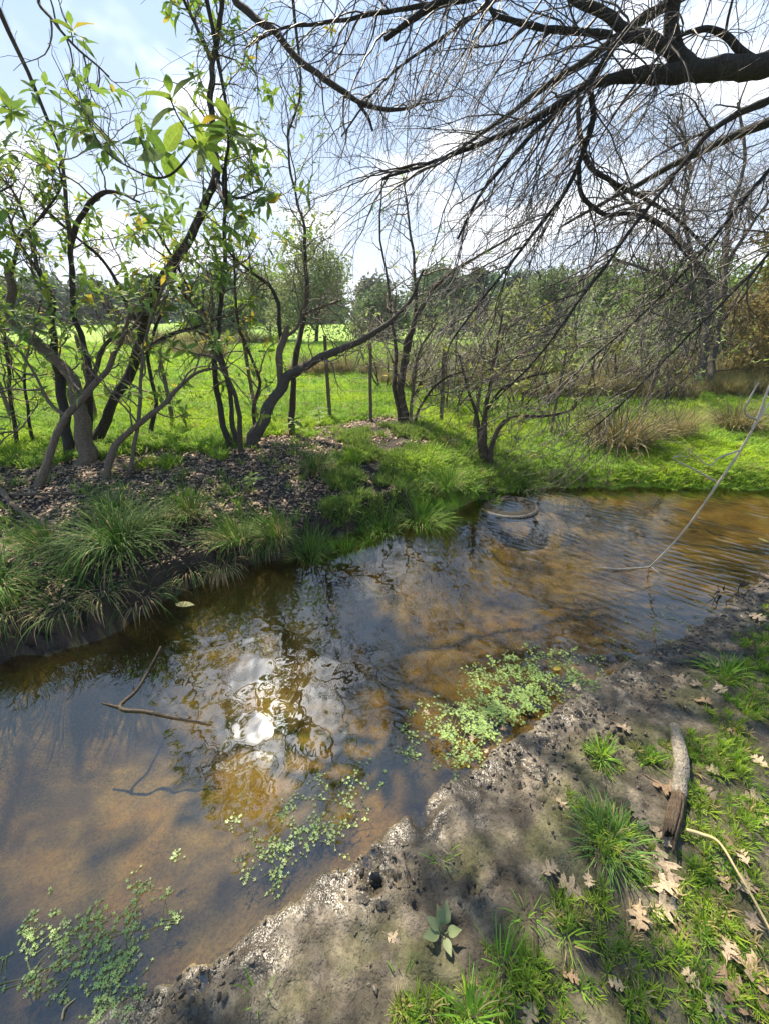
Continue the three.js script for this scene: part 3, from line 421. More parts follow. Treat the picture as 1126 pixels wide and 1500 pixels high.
  for (const [n, q] of [['topA', [[V(4.8, 5.0, -2.0), 0.12], [V(3.4, 5.2, -3.2), 0.08], [V(1.9, 4.9, -4.2), 0.05], [V(0.6, 4.5, -4.6), 0.03], [V(-0.4, 4.1, -4.7), 0.014]]], ['topB', [[V(4.8, 4.4, -2.0), 0.11], [V(3.8, 4.5, -3.6), 0.075], [V(2.9, 4.3, -4.8), 0.05], [V(1.8, 3.9, -5.6), 0.03], [V(0.8, 3.4, -6.0), 0.014]]], ['topC', [[V(4.7, 3.6, -2.0), 0.10], [V(4.4, 3.6, -3.8), 0.07], [V(4.0, 3.5, -5.0), 0.05], [V(3.2, 3.2, -6.0), 0.03], [V(2.4, 2.8, -6.6), 0.014]]], ['topD', [[V(4.8, 4.0, -1.9), 0.10], [V(3.2, 4.0, -2.6), 0.07], [V(1.9, 3.8, -3.1), 0.05], [V(0.8, 3.6, -3.5), 0.03], [V(0.0, 3.3, -3.7), 0.014]]]]) L[n] = limb('limb', q);
  const LV = (n, len, from, lean = V(-0.25, -0.3, 0)) => [{ n, len, r: 0.0068, tip: 0.0019, segs: 11, sides: 4, gnarl: 0.24, bias: sweep, along: 0.6, spread: 0.95, from, lean, floor: true }, { n: 5, len: 0.55, r: 0.0031, tip: 0.0013, segs: 7, gnarl: 0.2, bias: V(-0.2, -0.5, 0), along: 0.75, spread: 0.75, from: 0.15, floor: true }, { n: 3, len: 0.17, r: 0.0017, tip: 0.001, segs: 4, gnarl: 0.35, along: 0.6, spread: 0.9, bias: V(0, 0.1, 0), from: 0.2 }];
  const hang = (path, n, len, from, lean) => { const G = new Geo(); G.o.copy(base); sprout(R, G, path, LV(n, len, from, lean)); part(path.part, 'hanging_twigs', G.build(), M.oakTwig).userData.kind = 'stuff'; };
  hang(L.main, 34, 1.1, 0.42); hang(L.left, 18, 0.9, 0.1); hang(L.fork, 20, 1.1, 0.1); hang(L.hook, 18, 0.8, 0.1); hang(L.loop, 9, 0.8, 0.3); hang(L.low, 36, 0.9, 0.3); hang(L.b8, 24, 1.0, 0.1);
  hang(L.b9, 20, 0.9, 0.2, V(0.1, -0.3, 0)); hang(L.b10, 16, 0.9, 0.2, V(0.1, -0.3, 0)); hang(L.top, 26, 0.9, 0.15, V(0, -0.3, 0)); hang(L.right, 38, 1.0, 0.2); hang(L.right2, 30, 0.9, 0.2); hang(L.up, 8, 0.8, 0.5); hang(L.high, 26, 1.2, 0.25, V(0, -0.3, 0));
  hang(L.topA, 28, 1.5, 0.25, V(0, -0.3, 0)); hang(L.topB, 28, 1.5, 0.25, V(0, -0.3, 0)); hang(L.topC, 30, 1.4, 0.25, V(0, -0.3, 0)); hang(L.topD, 16, 1.2, 0.2, V(0, -0.3, 0));
}
M.paleBark = bark(0.52, 0.47, 0.40, 0.002);
{ // pale broken branch arching from the bank down to the water
  const R = rng(41), q = [[1180, 480, 2.05, 4.5], [1150, 525, 2.08, 4.2], [1126, 566, 2.1, 4], [1108, 615, 2.14, 3.8], [1082, 662, 2.2, 3.7], [1048, 712, 2.28, 3.5], [1016, 758, 2.38, 3.2], [985, 796, 2.48, 3], [958, 824, 2.55, 2.7], [950, 831, 2.57, 2.4]].map(([u, v, d, r]) => [at(u, v, d * 1.09), r * 0.5 * d / F]);
  q.unshift([V(3.1, 2.2, -2.3), 0.009]); const end = flat(950, 831, 0.0); q[q.length - 1][0].copy(end);
  const base = end.clone(), t = thing('fallen_branch', 'long pale broken branch slanting down until its tip rests on the water', 'branch', base), path = smooth(q, 5), g = new Geo(); g.o.copy(base); g.tube(path.P, path.R, 7, 0.12, 1); part(t, 'stem', g.build(), M.paleBark);
  const tip = new Geo(); tip.o.copy(base); const a = flat(905, 833, 0.012), b = flat(870, 831, 0.004), c = flat(962, 838, 0.004);
  const s2 = smooth([[path.P[path.P.length - 1], 0.0065], [a, 0.005], [b, 0.003]], 5); tip.tube(s2.P, s2.R, 5); const s3 = smooth([[path.P[path.P.length - 2], 0.008], [c, 0.003]], 4); tip.tube(s3.P, s3.R, 5); part(t, 'forked_tip', tip.build(), M.paleBark);
  const tw = new Geo(); tw.o.copy(base);
  for (const L of [[[1048, 705, 2.27], [1020, 690, 2.25], [985, 670, 2.2], [1000, 668, 2.2]], [[1082, 660, 2.2], [1050, 672, 2.2], [1040, 682, 2.2], [1010, 660, 2.15], [998, 650, 2.15]], [[1100, 630, 2.15], [1126, 590, 2.2], [1150, 560, 2.3]], [[1108, 615, 2.14], [1090, 600, 2.0], [1110, 560, 1.95]]]) { const s = smooth(L.map(([u, v, d], k) => [at(u, v, d), 0.006 - 0.0012 * k]), 4); tw.tube(s.P, s.R, 4); sprout(R, tw, s, [{ n: 3, len: 0.12, r: 0.002, tip: 0.001, segs: 4, gnarl: 0.3 }]); }
  part(t, 'twigs', tw.build(), M.paleTwig).userData.kind = 'stuff';
}

// ---------------------------------------------------------------- sedges, rushes, grass
function tussock(seed, o) {                            // blades arching from a crown; o.n, o.len, o.spread, o.droop, o.col, o.dead share
  const R = rng(seed), live = new Geo(), dead = new Geo();
  for (let k = 0; k < o.n; k++) {
    const a = R() * 6.283, e = Math.sqrt(R()), d = V(Math.cos(a), 0, Math.sin(a)), p = V(d.x * e * o.base, 0.02 * R(), d.z * e * o.base), isDead = R() < o.dead;
    const len = o.len * (0.5 + 0.6 * R()) * (isDead ? 0.8 : 1), tilt = o.spread * (0.25 + 0.9 * e) * (0.6 + 0.7 * R()), dir = V(d.x * Math.sin(tilt), Math.cos(tilt), d.z * Math.sin(tilt)), side = V(-d.z, 0, d.x).addScaledVector(rv(R), 0.35).normalize();
    if (o.wind) dir.add(o.wind);
    const drift = (R() - 0.5) * 0.5, kink = R() < 0.18 ? 2 + Math.floor(R() * 4) : -1, N = 6, P = [p.clone()], W = [], w0 = o.w * (0.7 + 0.6 * R()), fall = o.droop * (0.5 + R()) * (isDead ? 1.6 : 1), q = p.clone();
    for (let s = 0; s <= N; s++) { W.push(w0 * Math.pow(1 - s / N, 0.7) + 0.0004); if (s) { dir.y -= fall * (s / N) * 0.55; dir.addScaledVector(side, drift * 0.22); if (s === kink) { dir.addScaledVector(rv(R), 0.8); dir.y -= 0.7; } dir.normalize(); q.addScaledVector(dir, len / N); P.push(q.clone()); } }
    const g = isDead ? dead : live, c = isDead ? [0.36, 0.27, 0.14] : o.col, tone = 0.6 + 0.8 * R(), hue = R() * 0.5;
    g.blade(P, W, side, 0.35).color((c[0] + hue * (isDead ? 0 : 0.06)) * tone, (c[1] + hue * 0.02) * tone, c[2] * tone);
  }
  return { live: live.build(), dead: dead.p.length ? dead.build() : null };
}
function plant(name, label, cat, p, tu, group, turn = 0, s = 1) { const t = thing(name, label, cat, p, group); t.rotation.y = turn; t.scale.setScalar(s); part(t, 'blades', tu.live, M.blades).userData.kind = 'stuff'; if (tu.dead) part(t, 'dead_blades', tu.dead, M.blades).userData.kind = 'stuff'; return t; }
const onBank = (u, v) => hit(u, v);
const SG = { base: 0.13, len: 0.62, spread: 0.75, droop: 0.55, w: 0.0034, col: [0.075, 0.17, 0.028], dead: 0.12, n: 420 };
{
  const R0 = rng(66);
  const put = (seed, x, z, dy, o, label, turn = 0) => { const p = V(x, height(x, z) + dy, z), q = { ...SG, ...o }; q.len *= o.full ? 0.66 : 0.56; q.base *= 0.8; q.w *= 0.8; q.spread *= 0.9; q.n = Math.round(q.n * 0.9); q.wind = V((R0() - 0.5) * 0.5, 0, 0.15 + 0.25 * R0()); return plant('sedge_tussock', label, 'sedge', p, tussock(seed, q), undefined, turn); };
  const S1 = flat(178, 815, 0.27), S1b = flat(165, 735, 0.42), S2 = flat(275, 750, 0.36), S3 = flat(400, 752, 0.36), S4 = flat(495, 752, 0.33), S5 = flat(540, 735, 0.3), S6 = flat(622, 720, 0.28), S0 = flat(-8, 865, 0.26), S7 = flat(462, 672, 0.45), S8 = flat(765, 690, 0.2), S9 = flat(690, 705, 0.2);
  put(1, S1.x, S1.z, 0.03, { n: 700, len: 0.68, spread: 0.95, droop: 0.85, w: 0.004, col: [0.045, 0.115, 0.02], dead: 0.06, full: true }, 'big dark green sedge drooping its long blades over the dark water');
  put(2, S1b.x, S1b.z, 0, { n: 360, len: 0.42, spread: 0.7, droop: 0.5, col: [0.07, 0.16, 0.03] }, 'dark green sedge rising just behind the big drooping one');
  put(3, S2.x, S2.z, 0.02, { n: 520, len: 0.42, spread: 0.62, droop: 0.45, dead: 0.28, col: [0.08, 0.18, 0.024] }, 'green sedge with a skirt of straw-coloured dead blades hanging below');
  put(4, S3.x, S3.z, 0.02, { n: 520, len: 0.44, spread: 0.65, droop: 0.45, dead: 0.22, col: [0.08, 0.18, 0.024] }, 'bright green sedge with brown skirt at the foot of the slim stems');
  put(5, S4.x, S4.z, 0.01, { n: 380, len: 0.33, spread: 0.55, droop: 0.35, base: 0.17, dead: 0.03, col: [0.11, 0.27, 0.025] }, 'short bright green grassy clump between two larger sedges on bank edge');
  put(6, S5.x, S5.z, 0.01, { n: 300, len: 0.28, spread: 0.6, droop: 0.35, base: 0.16, dead: 0.03, col: [0.11, 0.26, 0.025] }, 'low bright green grassy clump spilling over the bank edge');
  put(7, S6.x, S6.z, 0.02, { n: 620, len: 0.46, spread: 0.8, droop: 0.5, base: 0.2, dead: 0.10, col: [0.12, 0.25, 0.028] }, 'round yellow-green sedge mound on the bank corner above the tyre');
  put(8, S0.x, S0.z, 0.02, { n: 500, len: 0.55, spread: 1.1, droop: 0.95, full: true, dead: 0.16, col: [0.08, 0.18, 0.03] }, 'sedge hanging over the water at the upstream end of the bank');
  put(9, S7.x, S7.z, 0, { n: 520, len: 0.44, spread: 0.7, droop: 0.5, base: 0.16, dead: 0.2, col: [0.07, 0.15, 0.03] }, 'dark sedge growing beside the stout leaning trunk');
  put(10, S8.x, S8.z, 0, { n: 420, len: 0.32, spread: 0.75, droop: 0.45, base: 0.15, dead: 0.08, col: [0.075, 0.18, 0.025] }, 'dark green sedge at the water edge behind the tyre');
  put(12, S9.x - 0.05, S9.z, 0, { n: 360, len: 0.3, spread: 0.8, droop: 0.5, base: 0.16, dead: 0.05, col: [0.10, 0.24, 0.025] }, 'low green sedge on the slope beside the round mound');
  const SA = flat(60, 890, 0.14), SB = flat(320, 812, 0.15), SC = flat(115, 880, 0.14);
  const SD = flat(235, 850, 0.14), SE = flat(400, 790, 0.14);
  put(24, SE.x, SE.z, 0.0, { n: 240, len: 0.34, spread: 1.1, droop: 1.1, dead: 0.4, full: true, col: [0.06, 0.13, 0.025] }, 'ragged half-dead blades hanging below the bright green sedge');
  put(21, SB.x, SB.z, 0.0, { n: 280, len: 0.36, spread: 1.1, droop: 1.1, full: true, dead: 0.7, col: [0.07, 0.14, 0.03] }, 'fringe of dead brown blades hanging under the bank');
  for (const [k, u_, v_, h_, o_, l_] of [[30, 340, 775, 0.3, {}, 'small green sedge between the skirted sedge and the bright one'], [31, 560, 722, 0.33, { col: [0.11, 0.24, 0.028] }, 'small yellow-green sedge left of the round mound'], [32, 450, 760, 0.3, { col: [0.10, 0.22, 0.028] }, 'small upright sedge between the bright sedge and the grassy clump'], [33, 220, 770, 0.36, {}, 'upright sedge between the big drooping sedge and the skirted one'], [34, 655, 700, 0.3, { col: [0.11, 0.24, 0.028] }, 'upright sedge on the right shoulder of the round mound'], [35, 60, 790, 0.38, { dead: 0.3 }, 'thin sedge among the sticks near the upstream end']]) { const q_ = flat(u_, v_, h_); put(k, q_.x, q_.z, 0, { n: 340, len: 0.5, spread: 0.6, droop: 0.4, dead: 0.15, ...o_ }, l_); }
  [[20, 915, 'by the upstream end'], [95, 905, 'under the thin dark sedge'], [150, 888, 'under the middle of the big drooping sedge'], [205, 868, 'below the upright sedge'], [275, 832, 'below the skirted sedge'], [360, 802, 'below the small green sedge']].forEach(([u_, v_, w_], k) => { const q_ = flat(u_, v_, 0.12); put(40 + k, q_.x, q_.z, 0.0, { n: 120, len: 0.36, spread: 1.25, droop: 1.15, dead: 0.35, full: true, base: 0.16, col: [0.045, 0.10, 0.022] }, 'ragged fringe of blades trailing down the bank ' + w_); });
  const S10 = flat(716, 722, 0.08); put(13, S10.x, S10.z, 0, { n: 260, len: 0.2, spread: 0.8, droop: 0.4, base: 0.11, dead: 0.03, col: [0.14, 0.31, 0.03] }, 'small vivid green tuft touching the tyre');
  const S11 = flat(655, 640, 0.4), S12 = flat(694, 615, 0.4);
  put(14, S11.x, S11.z, 0, { n: 360, len: 0.28, spread: 0.5, droop: 0.3, dead: 0.6, col: [0.10, 0.12, 0.04] }, 'dark brown rush stump left of the small shrubby tree');
  put(15, S12.x, S12.z, 0, { n: 360, len: 0.28, spread: 0.5, droop: 0.3, dead: 0.6, col: [0.10, 0.12, 0.04] }, 'dark brown rush stump just behind the small shrubby tree');
  // rush clumps on the meadow
  const rush = tussock(60, { n: 900, len: 0.62, base: 0.26, spread: 0.75, droop: 0.4, w: 0.004, dead: 0.5, col: [0.11, 0.13, 0.05] }), rushB = tussock(61, { n: 700, len: 0.6, base: 0.24, spread: 0.5, droop: 0.25, w: 0.004, dead: 0.55, col: [0.17, 0.19, 0.07] });
  const RU = [[905, 650, 1.25, 'large grey-brown rush clump standing where the meadow meets the stream'], [985, 640, 0.9, 'brown rush clump leaning against the large grey-brown clump'], [1075, 628, 0.9, 'olive rush clump in front of the bare grey tree']];
  RU.forEach(([u, v, s, l], k) => { const p = hit(u, v); plant('rush_clump', l, 'rushes', p, k % 2 ? rushB : rush, 'rush clumps on the meadow edge', k * 2.1, s); });
  const R = rng(77); let n = 0;
  for (const [u0, u1, v, cnt, s0] of [[560, 760, 566, 12, 1.0], [760, 1010, 580, 14, 1.0], [1000, 1120, 575, 6, 1.0], [420, 640, 545, 8, 0.9], [260, 330, 522, 5, 0.9], [600, 780, 545, 9, 1.1], [820, 1120, 560, 12, 1.2], [160, 420, 506, 8, 1.2]])
    for (let k = 0; k < cnt; k++) { const p = hit(u0 + (u1 - u0) * (k + R()) / cnt, v + (R() - 0.5) * 10); const d = depthOf(p); plant('rush_clump', 'brown rush clump scattered across the wet green field', 'rushes', p, R() < 0.5 ? rush : rushB, 'brown rushes in the wet field', R() * 6, s0 * (0.7 + 0.5 * R()) * clamp(d / 9, 0.6, 1.6)); }
}
function clump(seed, n, spread, w) {                   // unit-high grass clump for scattering
  const R = rng(seed), g = new Geo();
  for (let k = 0; k < n; k++) { const a = R() * 6.283, e = R(), p = V(Math.cos(a) * e * 0.35, -0.06, Math.sin(a) * e * 0.35), h = 0.55 + 0.55 * R(), ln = spread * (0.3 + R()), d = V(Math.cos(a + R() - 0.5) * ln, 1, Math.sin(a + R() - 0.5) * ln), P = [p, p.clone().addScaledVector(d, h * 0.5), p.clone().addScaledVector(d, h * 0.85).add(V(d.x * 0.15, -0.06, d.z * 0.15)), p.clone().addScaledVector(d, h).add(V(d.x * 0.35, -0.2 * ln, d.z * 0.35))]; g.blade(P, [w, w * 0.85, w * 0.5, w * 0.08], V(-Math.sin(a), 0, Math.cos(a)).addScaledVector(rv(R), 0.4).normalize(), 0.3); }
  return g.build();
}
const place = (p, s, sy, a, lean = 0) => new THREE.Matrix4().compose(p, new THREE.Quaternion().setFromEuler(new THREE.Euler(lean, a, lean * 0.6)), V(s, sy, s));
const grassTint = (a, b) => (c, R) => { const t = R(), s = 0.75 + 0.5 * R(); c.setRGB(mix(a[0], b[0], t) * s, mix(a[1], b[1], t) * s, mix(a[2], b[2], t) * s); };
const CL = [clump(21, 12, 0.8, 0.04), clump(22, 9, 0.95, 0.045), clump(23, 16, 0.6, 0.05)];
{ // meadow and field turf
  const R = rng(90), L = [[], [], []], N = 52000;
  for (let k = 0; k < N * 2.2 && L[0].length + L[1].length < N; k++) {
    const q = R(), d = mix(0, 1, q), depth = 3.6 + 20 * d * d, x = (R() - 0.5) * 2.3 * depth, z = -depth * (0.95 + 0.1 * R());
    const zf = zFar(x); if (z > zf - 0.03) continue; const e = zf - z;
    const w = fbm(x * 0.9, z * 0.9, 4) + ss(0.0, 2.2, x + 0.4) * 1.2 - 0.55 + ss(2.2, 2.9, e) * 1.3; if (w < 0.05 - 0.35 * R()) continue;
    const tall = mix(0.075, 0.11, R()) * (1 + 0.035 * depth) * (e < 0.5 ? 0.8 : 1); L[R() < 0.6 ? 0 : 1].push(place(ground(x, z), tall * 1.25, tall * (0.6 + 0.6 * R()), R() * 6.28, (R() - 0.5) * 0.4));
  }
  for (const k of [0, 1]) { const m = instanced(scene, numbered('field_grass'), CL[k], M.grass, L[k], (c, R2, mm) => { const e = mm.elements, pa = ss(-0.25, 0.5, fbm(e[12] * 0.5, e[14] * 0.5, 4)), v = 0.75 + 0.45 * R2(); if (R2() < 0.05) c.setRGB(0.36 * v, 0.30 * v, 0.12 * v); else c.setRGB(mix(0.21, 0.34, pa) * v, mix(0.36, 0.49, pa) * v, mix(0.035, 0.02, pa) * v); }, R); tag(m, k ? 'looser long blades in the bright green field grass' : 'short bright green field grass beyond the stream', 'grass', 'field turf', 'stuff'); }
  // ragged grass on the far bank slope
  const S2 = [];
  for (let k = 0; k < 9000; k++) { const x = -0.5 + 3.2 * R() * R() - (R() < 0.14 ? R() * 3.5 : 0), zf = zFar(x), z = zf - 0.04 - R() * 1.9; if (fbm(x * 1.6, z * 1.6 + 3, 3) + 0.35 * ss(-1, 1.2, x) < 0.0 + 0.1 * R()) continue; const s = 0.05 + 0.065 * R(); S2.push(place(ground(x, z), s * 0.9, s, R() * 6.28, (R() - 0.3) * 0.6)); }
  tag(instanced(scene, numbered('bank_grass'), CL[1], M.grass, S2, grassTint([0.10, 0.20, 0.025], [0.25, 0.33, 0.06]), R), 'ragged green grass on the far bank slope', 'grass', null, 'stuff');
  // near bank turf
  const T = [];
  for (let k = 0; k < 120000 && T.length < 14000; k++) { const x = -0.3 + 4.6 * Math.pow(R(), 1.3), z = 0.35 - 2.7 * R(), g = grassMask(x, z); if (g < 0.3 + 0.5 * R()) continue; const s = (0.016 + 0.024 * R()) * (0.6 + 0.6 * g); T.push(place(ground(x, z), s * 1.0, s * (0.5 + 0.7 * R()), R() * 6.28, (R() - 0.5) * 0.9)); }
  tag(instanced(scene, numbered('bank_grass'), CL[2], M.grass, T, (c, R2) => { if (R2() < 0.1) c.setRGB(0.42, 0.34, 0.16); else { const t = R2(), v = 0.7 + 0.6 * R2(); c.setRGB(mix(0.13, 0.28, t) * v, mix(0.27, 0.39, t) * v, 0.028 * v); } }, R), 'patchy bright green turf on the muddy near bank', 'grass', null, 'stuff');
  console.log('turf', T.length, 'field', L[0].length + L[1].length, 'slope', S2.length);
}

// ---------------------------------------------------------------- wire fence along the field
{
  const R = rng(400), zF = -5.45, base = V(0, height(0, zF), zF), t = thing('wire_fence', 'wire netting fence on leaning wooden posts along the field', 'fence', base);
  const X = [-6.6, -5.1, -3.95, -2.9, -1.75, -0.74, -0.19, 0.78, 1.22, 2.3, 3.5];
  for (const x of X) { const g = new Geo(); g.o.copy(base); const h = height(x, zF), lx = (R() - 0.35) * 0.12, P = [], r = 0.022 + 0.008 * R(), top_ = 0.93 + 0.14 * R(); for (let k = 0; k <= 6; k++) P.push(V(x + lx * k / 6 + 0.006 * n2(x * 9, k), h - 0.15 + (top_ + 0.15) * k / 6, zF)); g.tube(P, P.map((_, k) => r * (1 - 0.03 * k)), 8, 0.12); part(t, 'post', g.build(), M.post); }
  for (let w = 0; w < 6; w++) { const g = new Geo(); g.o.copy(base); const P = []; for (let x = -6.6; x <= 3.5; x += 0.2) P.push(V(x, height(x, zF) + 0.08 + w * 0.155 + 0.012 * n2(x * 1.3, w), zF + 0.045)); g.tube(P, P.map(() => 0.0018), 4); part(t, 'wire', g.build(), M.wire); }
  const g = new Geo(); g.o.copy(base); for (let x = -6.5; x < 3.45; x += 0.16) { const h = height(x, zF); g.tube([V(x, h + 0.08, zF + 0.048), V(x + 0.004, h + 0.5, zF + 0.05), V(x, h + 0.855, zF + 0.048)], [0.0013, 0.0013, 0.0013], 3); } part(t, 'netting', g.build(), M.wire).userData.kind = 'stuff';
}

// ---------------------------------------------------------------- trees and hedges beyond the field
const FLECK = (() => { const g = new Geo(), R = rng(7); for (let k = 0; k < 5; k++) { const p = rv(R).multiplyScalar(0.8), d = rv(R).normalize(), s = rv(R).cross(d).normalize(); g.blade([p, p.clone().addScaledVector(d, 0.5), p.clone().addScaledVector(d, 0.9)], [0.05, 0.22, 0.03], s, 0.2); } return g.build(); })();
const HANGING = (() => { const g = new Geo(), R = rng(8); for (let k = 0; k < 6; k++) { const p = rv(R).multiplyScalar(0.7), d = V((R() - 0.5) * 0.4, -1, (R() - 0.5) * 0.4), s = V(R() - 0.5, 0, R() - 0.5).normalize(); g.blade([p, p.clone().addScaledVector(d, 0.6), p.clone().addScaledVector(d, 1.3)], [0.03, 0.09, 0.02], s, 0.2); } return g.build(); })();
function farTree(seed, name, label, cat, o, group) {      // o: u, D, h, r, n, tint, shape, trunkH, fleck
  const R = rng(seed), x = (o.u - CX) / F * o.D * 0.93, z = -o.D, base = ground(x, z), t = thing(name, label, cat, base, group), g = new Geo(), ends = [];
  const tp = shoot(R, V(0, -0.1, 0), V(0, 1, 0), o.h * 0.7, o.h * 0.022, o.h * 0.008, 6, { gnarl: 0.12 }); g.tube(tp.P, tp.R, 7, 0.15);
  for (let k = 0; k < (o.limbs ?? 9); k++) { const i = 1 + Math.floor(R() * 5), a = R() * 6.28, s = shoot(R, tp.P[i], V(Math.cos(a), 0.7 + R(), Math.sin(a)), o.r * (0.6 + 0.5 * R()), tp.R[i] * 0.6, o.h * 0.002, 6, { gnarl: 0.25 }); g.tube(s.P, s.R, 5); sprout(R, g, s, [{ n: o.twig ?? 4, len: o.r * 0.5, r: o.h * 0.003, tip: o.h * 0.0012, segs: 5, gnarl: 0.3 }]); ends.push(s.P[6]); }
  part(t, 'trunk', g.build(), o.mat ?? M.grey);
  if (o.n) {
    const L = [], lobes = []; for (let k = 0; k < (o.lobes ?? 14); k++) { const a = R() * 6.283, e = Math.sqrt(R()), y = R(), w = o.shape === 'cone' ? (1 - y) * 0.9 : o.shape === 'dome' ? Math.sqrt(1 - y * y * 0.8) : Math.sin(Math.PI * (0.12 + 0.8 * y)); lobes.push([V(Math.cos(a) * e * o.r * w * 0.8, mix(o.low ?? 0.25, 0.93, y) * o.h, Math.sin(a) * e * o.r * w * 0.8), o.r * (0.28 + 0.25 * R()) * (o.shape === 'cone' ? 0.4 + 0.8 * (1 - y) : 1), 0.7 + 0.6 * R()]); }
    for (let k = 0; k < o.n; k++) { const [c, r] = lobes[Math.floor(R() * lobes.length)], d = rv(R); if (d.length() > 1) { k--; continue; } const p = c.clone().addScaledVector(d, r * 1.15); if (p.y < 0.02) p.y = 0.02 + R() * 0.2; const s = o.fs * (0.6 + 0.8 * R()); L.push(new THREE.Matrix4().compose(p, new THREE.Quaternion().setFromEuler(new THREE.Euler(o.fleck ? 0 : R() * 6, R() * 6, 0)), V(s, s, s))); }
    instanced(t, 'crown', o.fleck ?? FLECK, M.foliage, L, (c, R2) => { const v = 0.65 + 0.7 * R2(); c.setRGB(o.tint[0] * v, o.tint[1] * v, o.tint[2] * v); }, R);
  }
  return t;
}
farTree(501, 'willow_tree', 'hazy pale green willow standing alone in the field', 'tree', { u: 465, D: 26, h: 5.6, r: 2.6, n: 2600, fs: 0.17, tint: [0.20, 0.24, 0.09], shape: 'dome', low: 0.2, lobes: 30, limbs: 14 });
farTree(502, 'willow_tree', 'smaller rounded willow beside the lone pale green one', 'tree', { u: 400, D: 30, h: 4.0, r: 2.2, n: 1500, fs: 0.18, tint: [0.19, 0.24, 0.09], shape: 'dome', low: 0.2, lobes: 18 });
farTree(503, 'conifer_tree', 'dark conical conifer rising above the far hedge', 'tree', { u: 742, D: 40, h: 5.2, r: 1.6, n: 1500, fs: 0.34, tint: [0.055, 0.085, 0.06], shape: 'cone', low: 0.08 });
farTree(504, 'conifer_tree', 'broad dark conifer beside the tall conical one', 'tree', { u: 690, D: 39, h: 4.8, r: 2.2, n: 2000, fs: 0.36, tint: [0.06, 0.095, 0.065], shape: 'cone', low: 0.08 });
farTree(505, 'conifer_tree', 'dark conifer at the end of the far hedge behind the bushes', 'tree', { u: 850, D: 38, h: 4.9, r: 2.0, n: 1800, fs: 0.36, tint: [0.06, 0.09, 0.07], shape: 'cone', low: 0.08 });
farTree(506, 'round_tree', 'dark green round tree in the far hedge', 'tree', { u: 640, D: 36, h: 4.4, r: 2.4, n: 2200, fs: 0.36, tint: [0.09, 0.14, 0.065], low: 0.1 });
[[930, 14, 2.6, 1.3, [0.14, 0.22, 0.05], 'light green bush in front of the bare grey tree'], [880, 17, 3.0, 1.6, [0.11, 0.17, 0.05], 'green bush between the hedge and the rushes'], [990, 13, 2.7, 1.5, [0.12, 0.19, 0.05], 'leafy green bush around the foot of the bare grey tree'], [800, 22, 3.0, 1.8, [0.12, 0.17, 0.06], 'grey-green bush beyond the brown rushes'], [1060, 12, 2.5, 1.3, [0.13, 0.20, 0.05], 'green bush at the meadow end beside the russet shrub'], [560, 30, 2.6, 2.0, [0.08, 0.12, 0.05], 'low dark bush at the far side of the field'], [330, 30, 2.4, 2.0, [0.09, 0.14, 0.05], 'low green bush along the far field edge'], [745, 18, 2.0, 1.2, [0.16, 0.2, 0.06], 'pale olive bush behind the small shrubby tree']].forEach(([u, D, h, r, tint, l], k) => farTree(520 + k, 'field_bush', l, 'bush', { u, D, h, r, n: 1500, fs: 0.12 * D / 14, tint: tint.map((q) => q * 1.25), shape: 'dome', low: 0.12, lobes: 26, limbs: 14, twig: 6 }));
farTree(540, 'russet_shrub', 'tall russet and olive shrub crowding the right end of the meadow', 'shrub', { u: 1135, D: 8.6, h: 3.8, r: 1.15, n: 2600, fs: 0.07, tint: [0.30, 0.24, 0.09], low: 0.15, lobes: 24, mat: M.brown, limbs: 16, twig: 8 });
farTree(541, 'russet_shrub', 'olive green shrub growing behind the russet one', 'shrub', { u: 1190, D: 9.5, h: 4.6, r: 1.6, n: 4200, fs: 0.13, tint: [0.14, 0.17, 0.05], low: 0.12, lobes: 22, mat: M.brown });
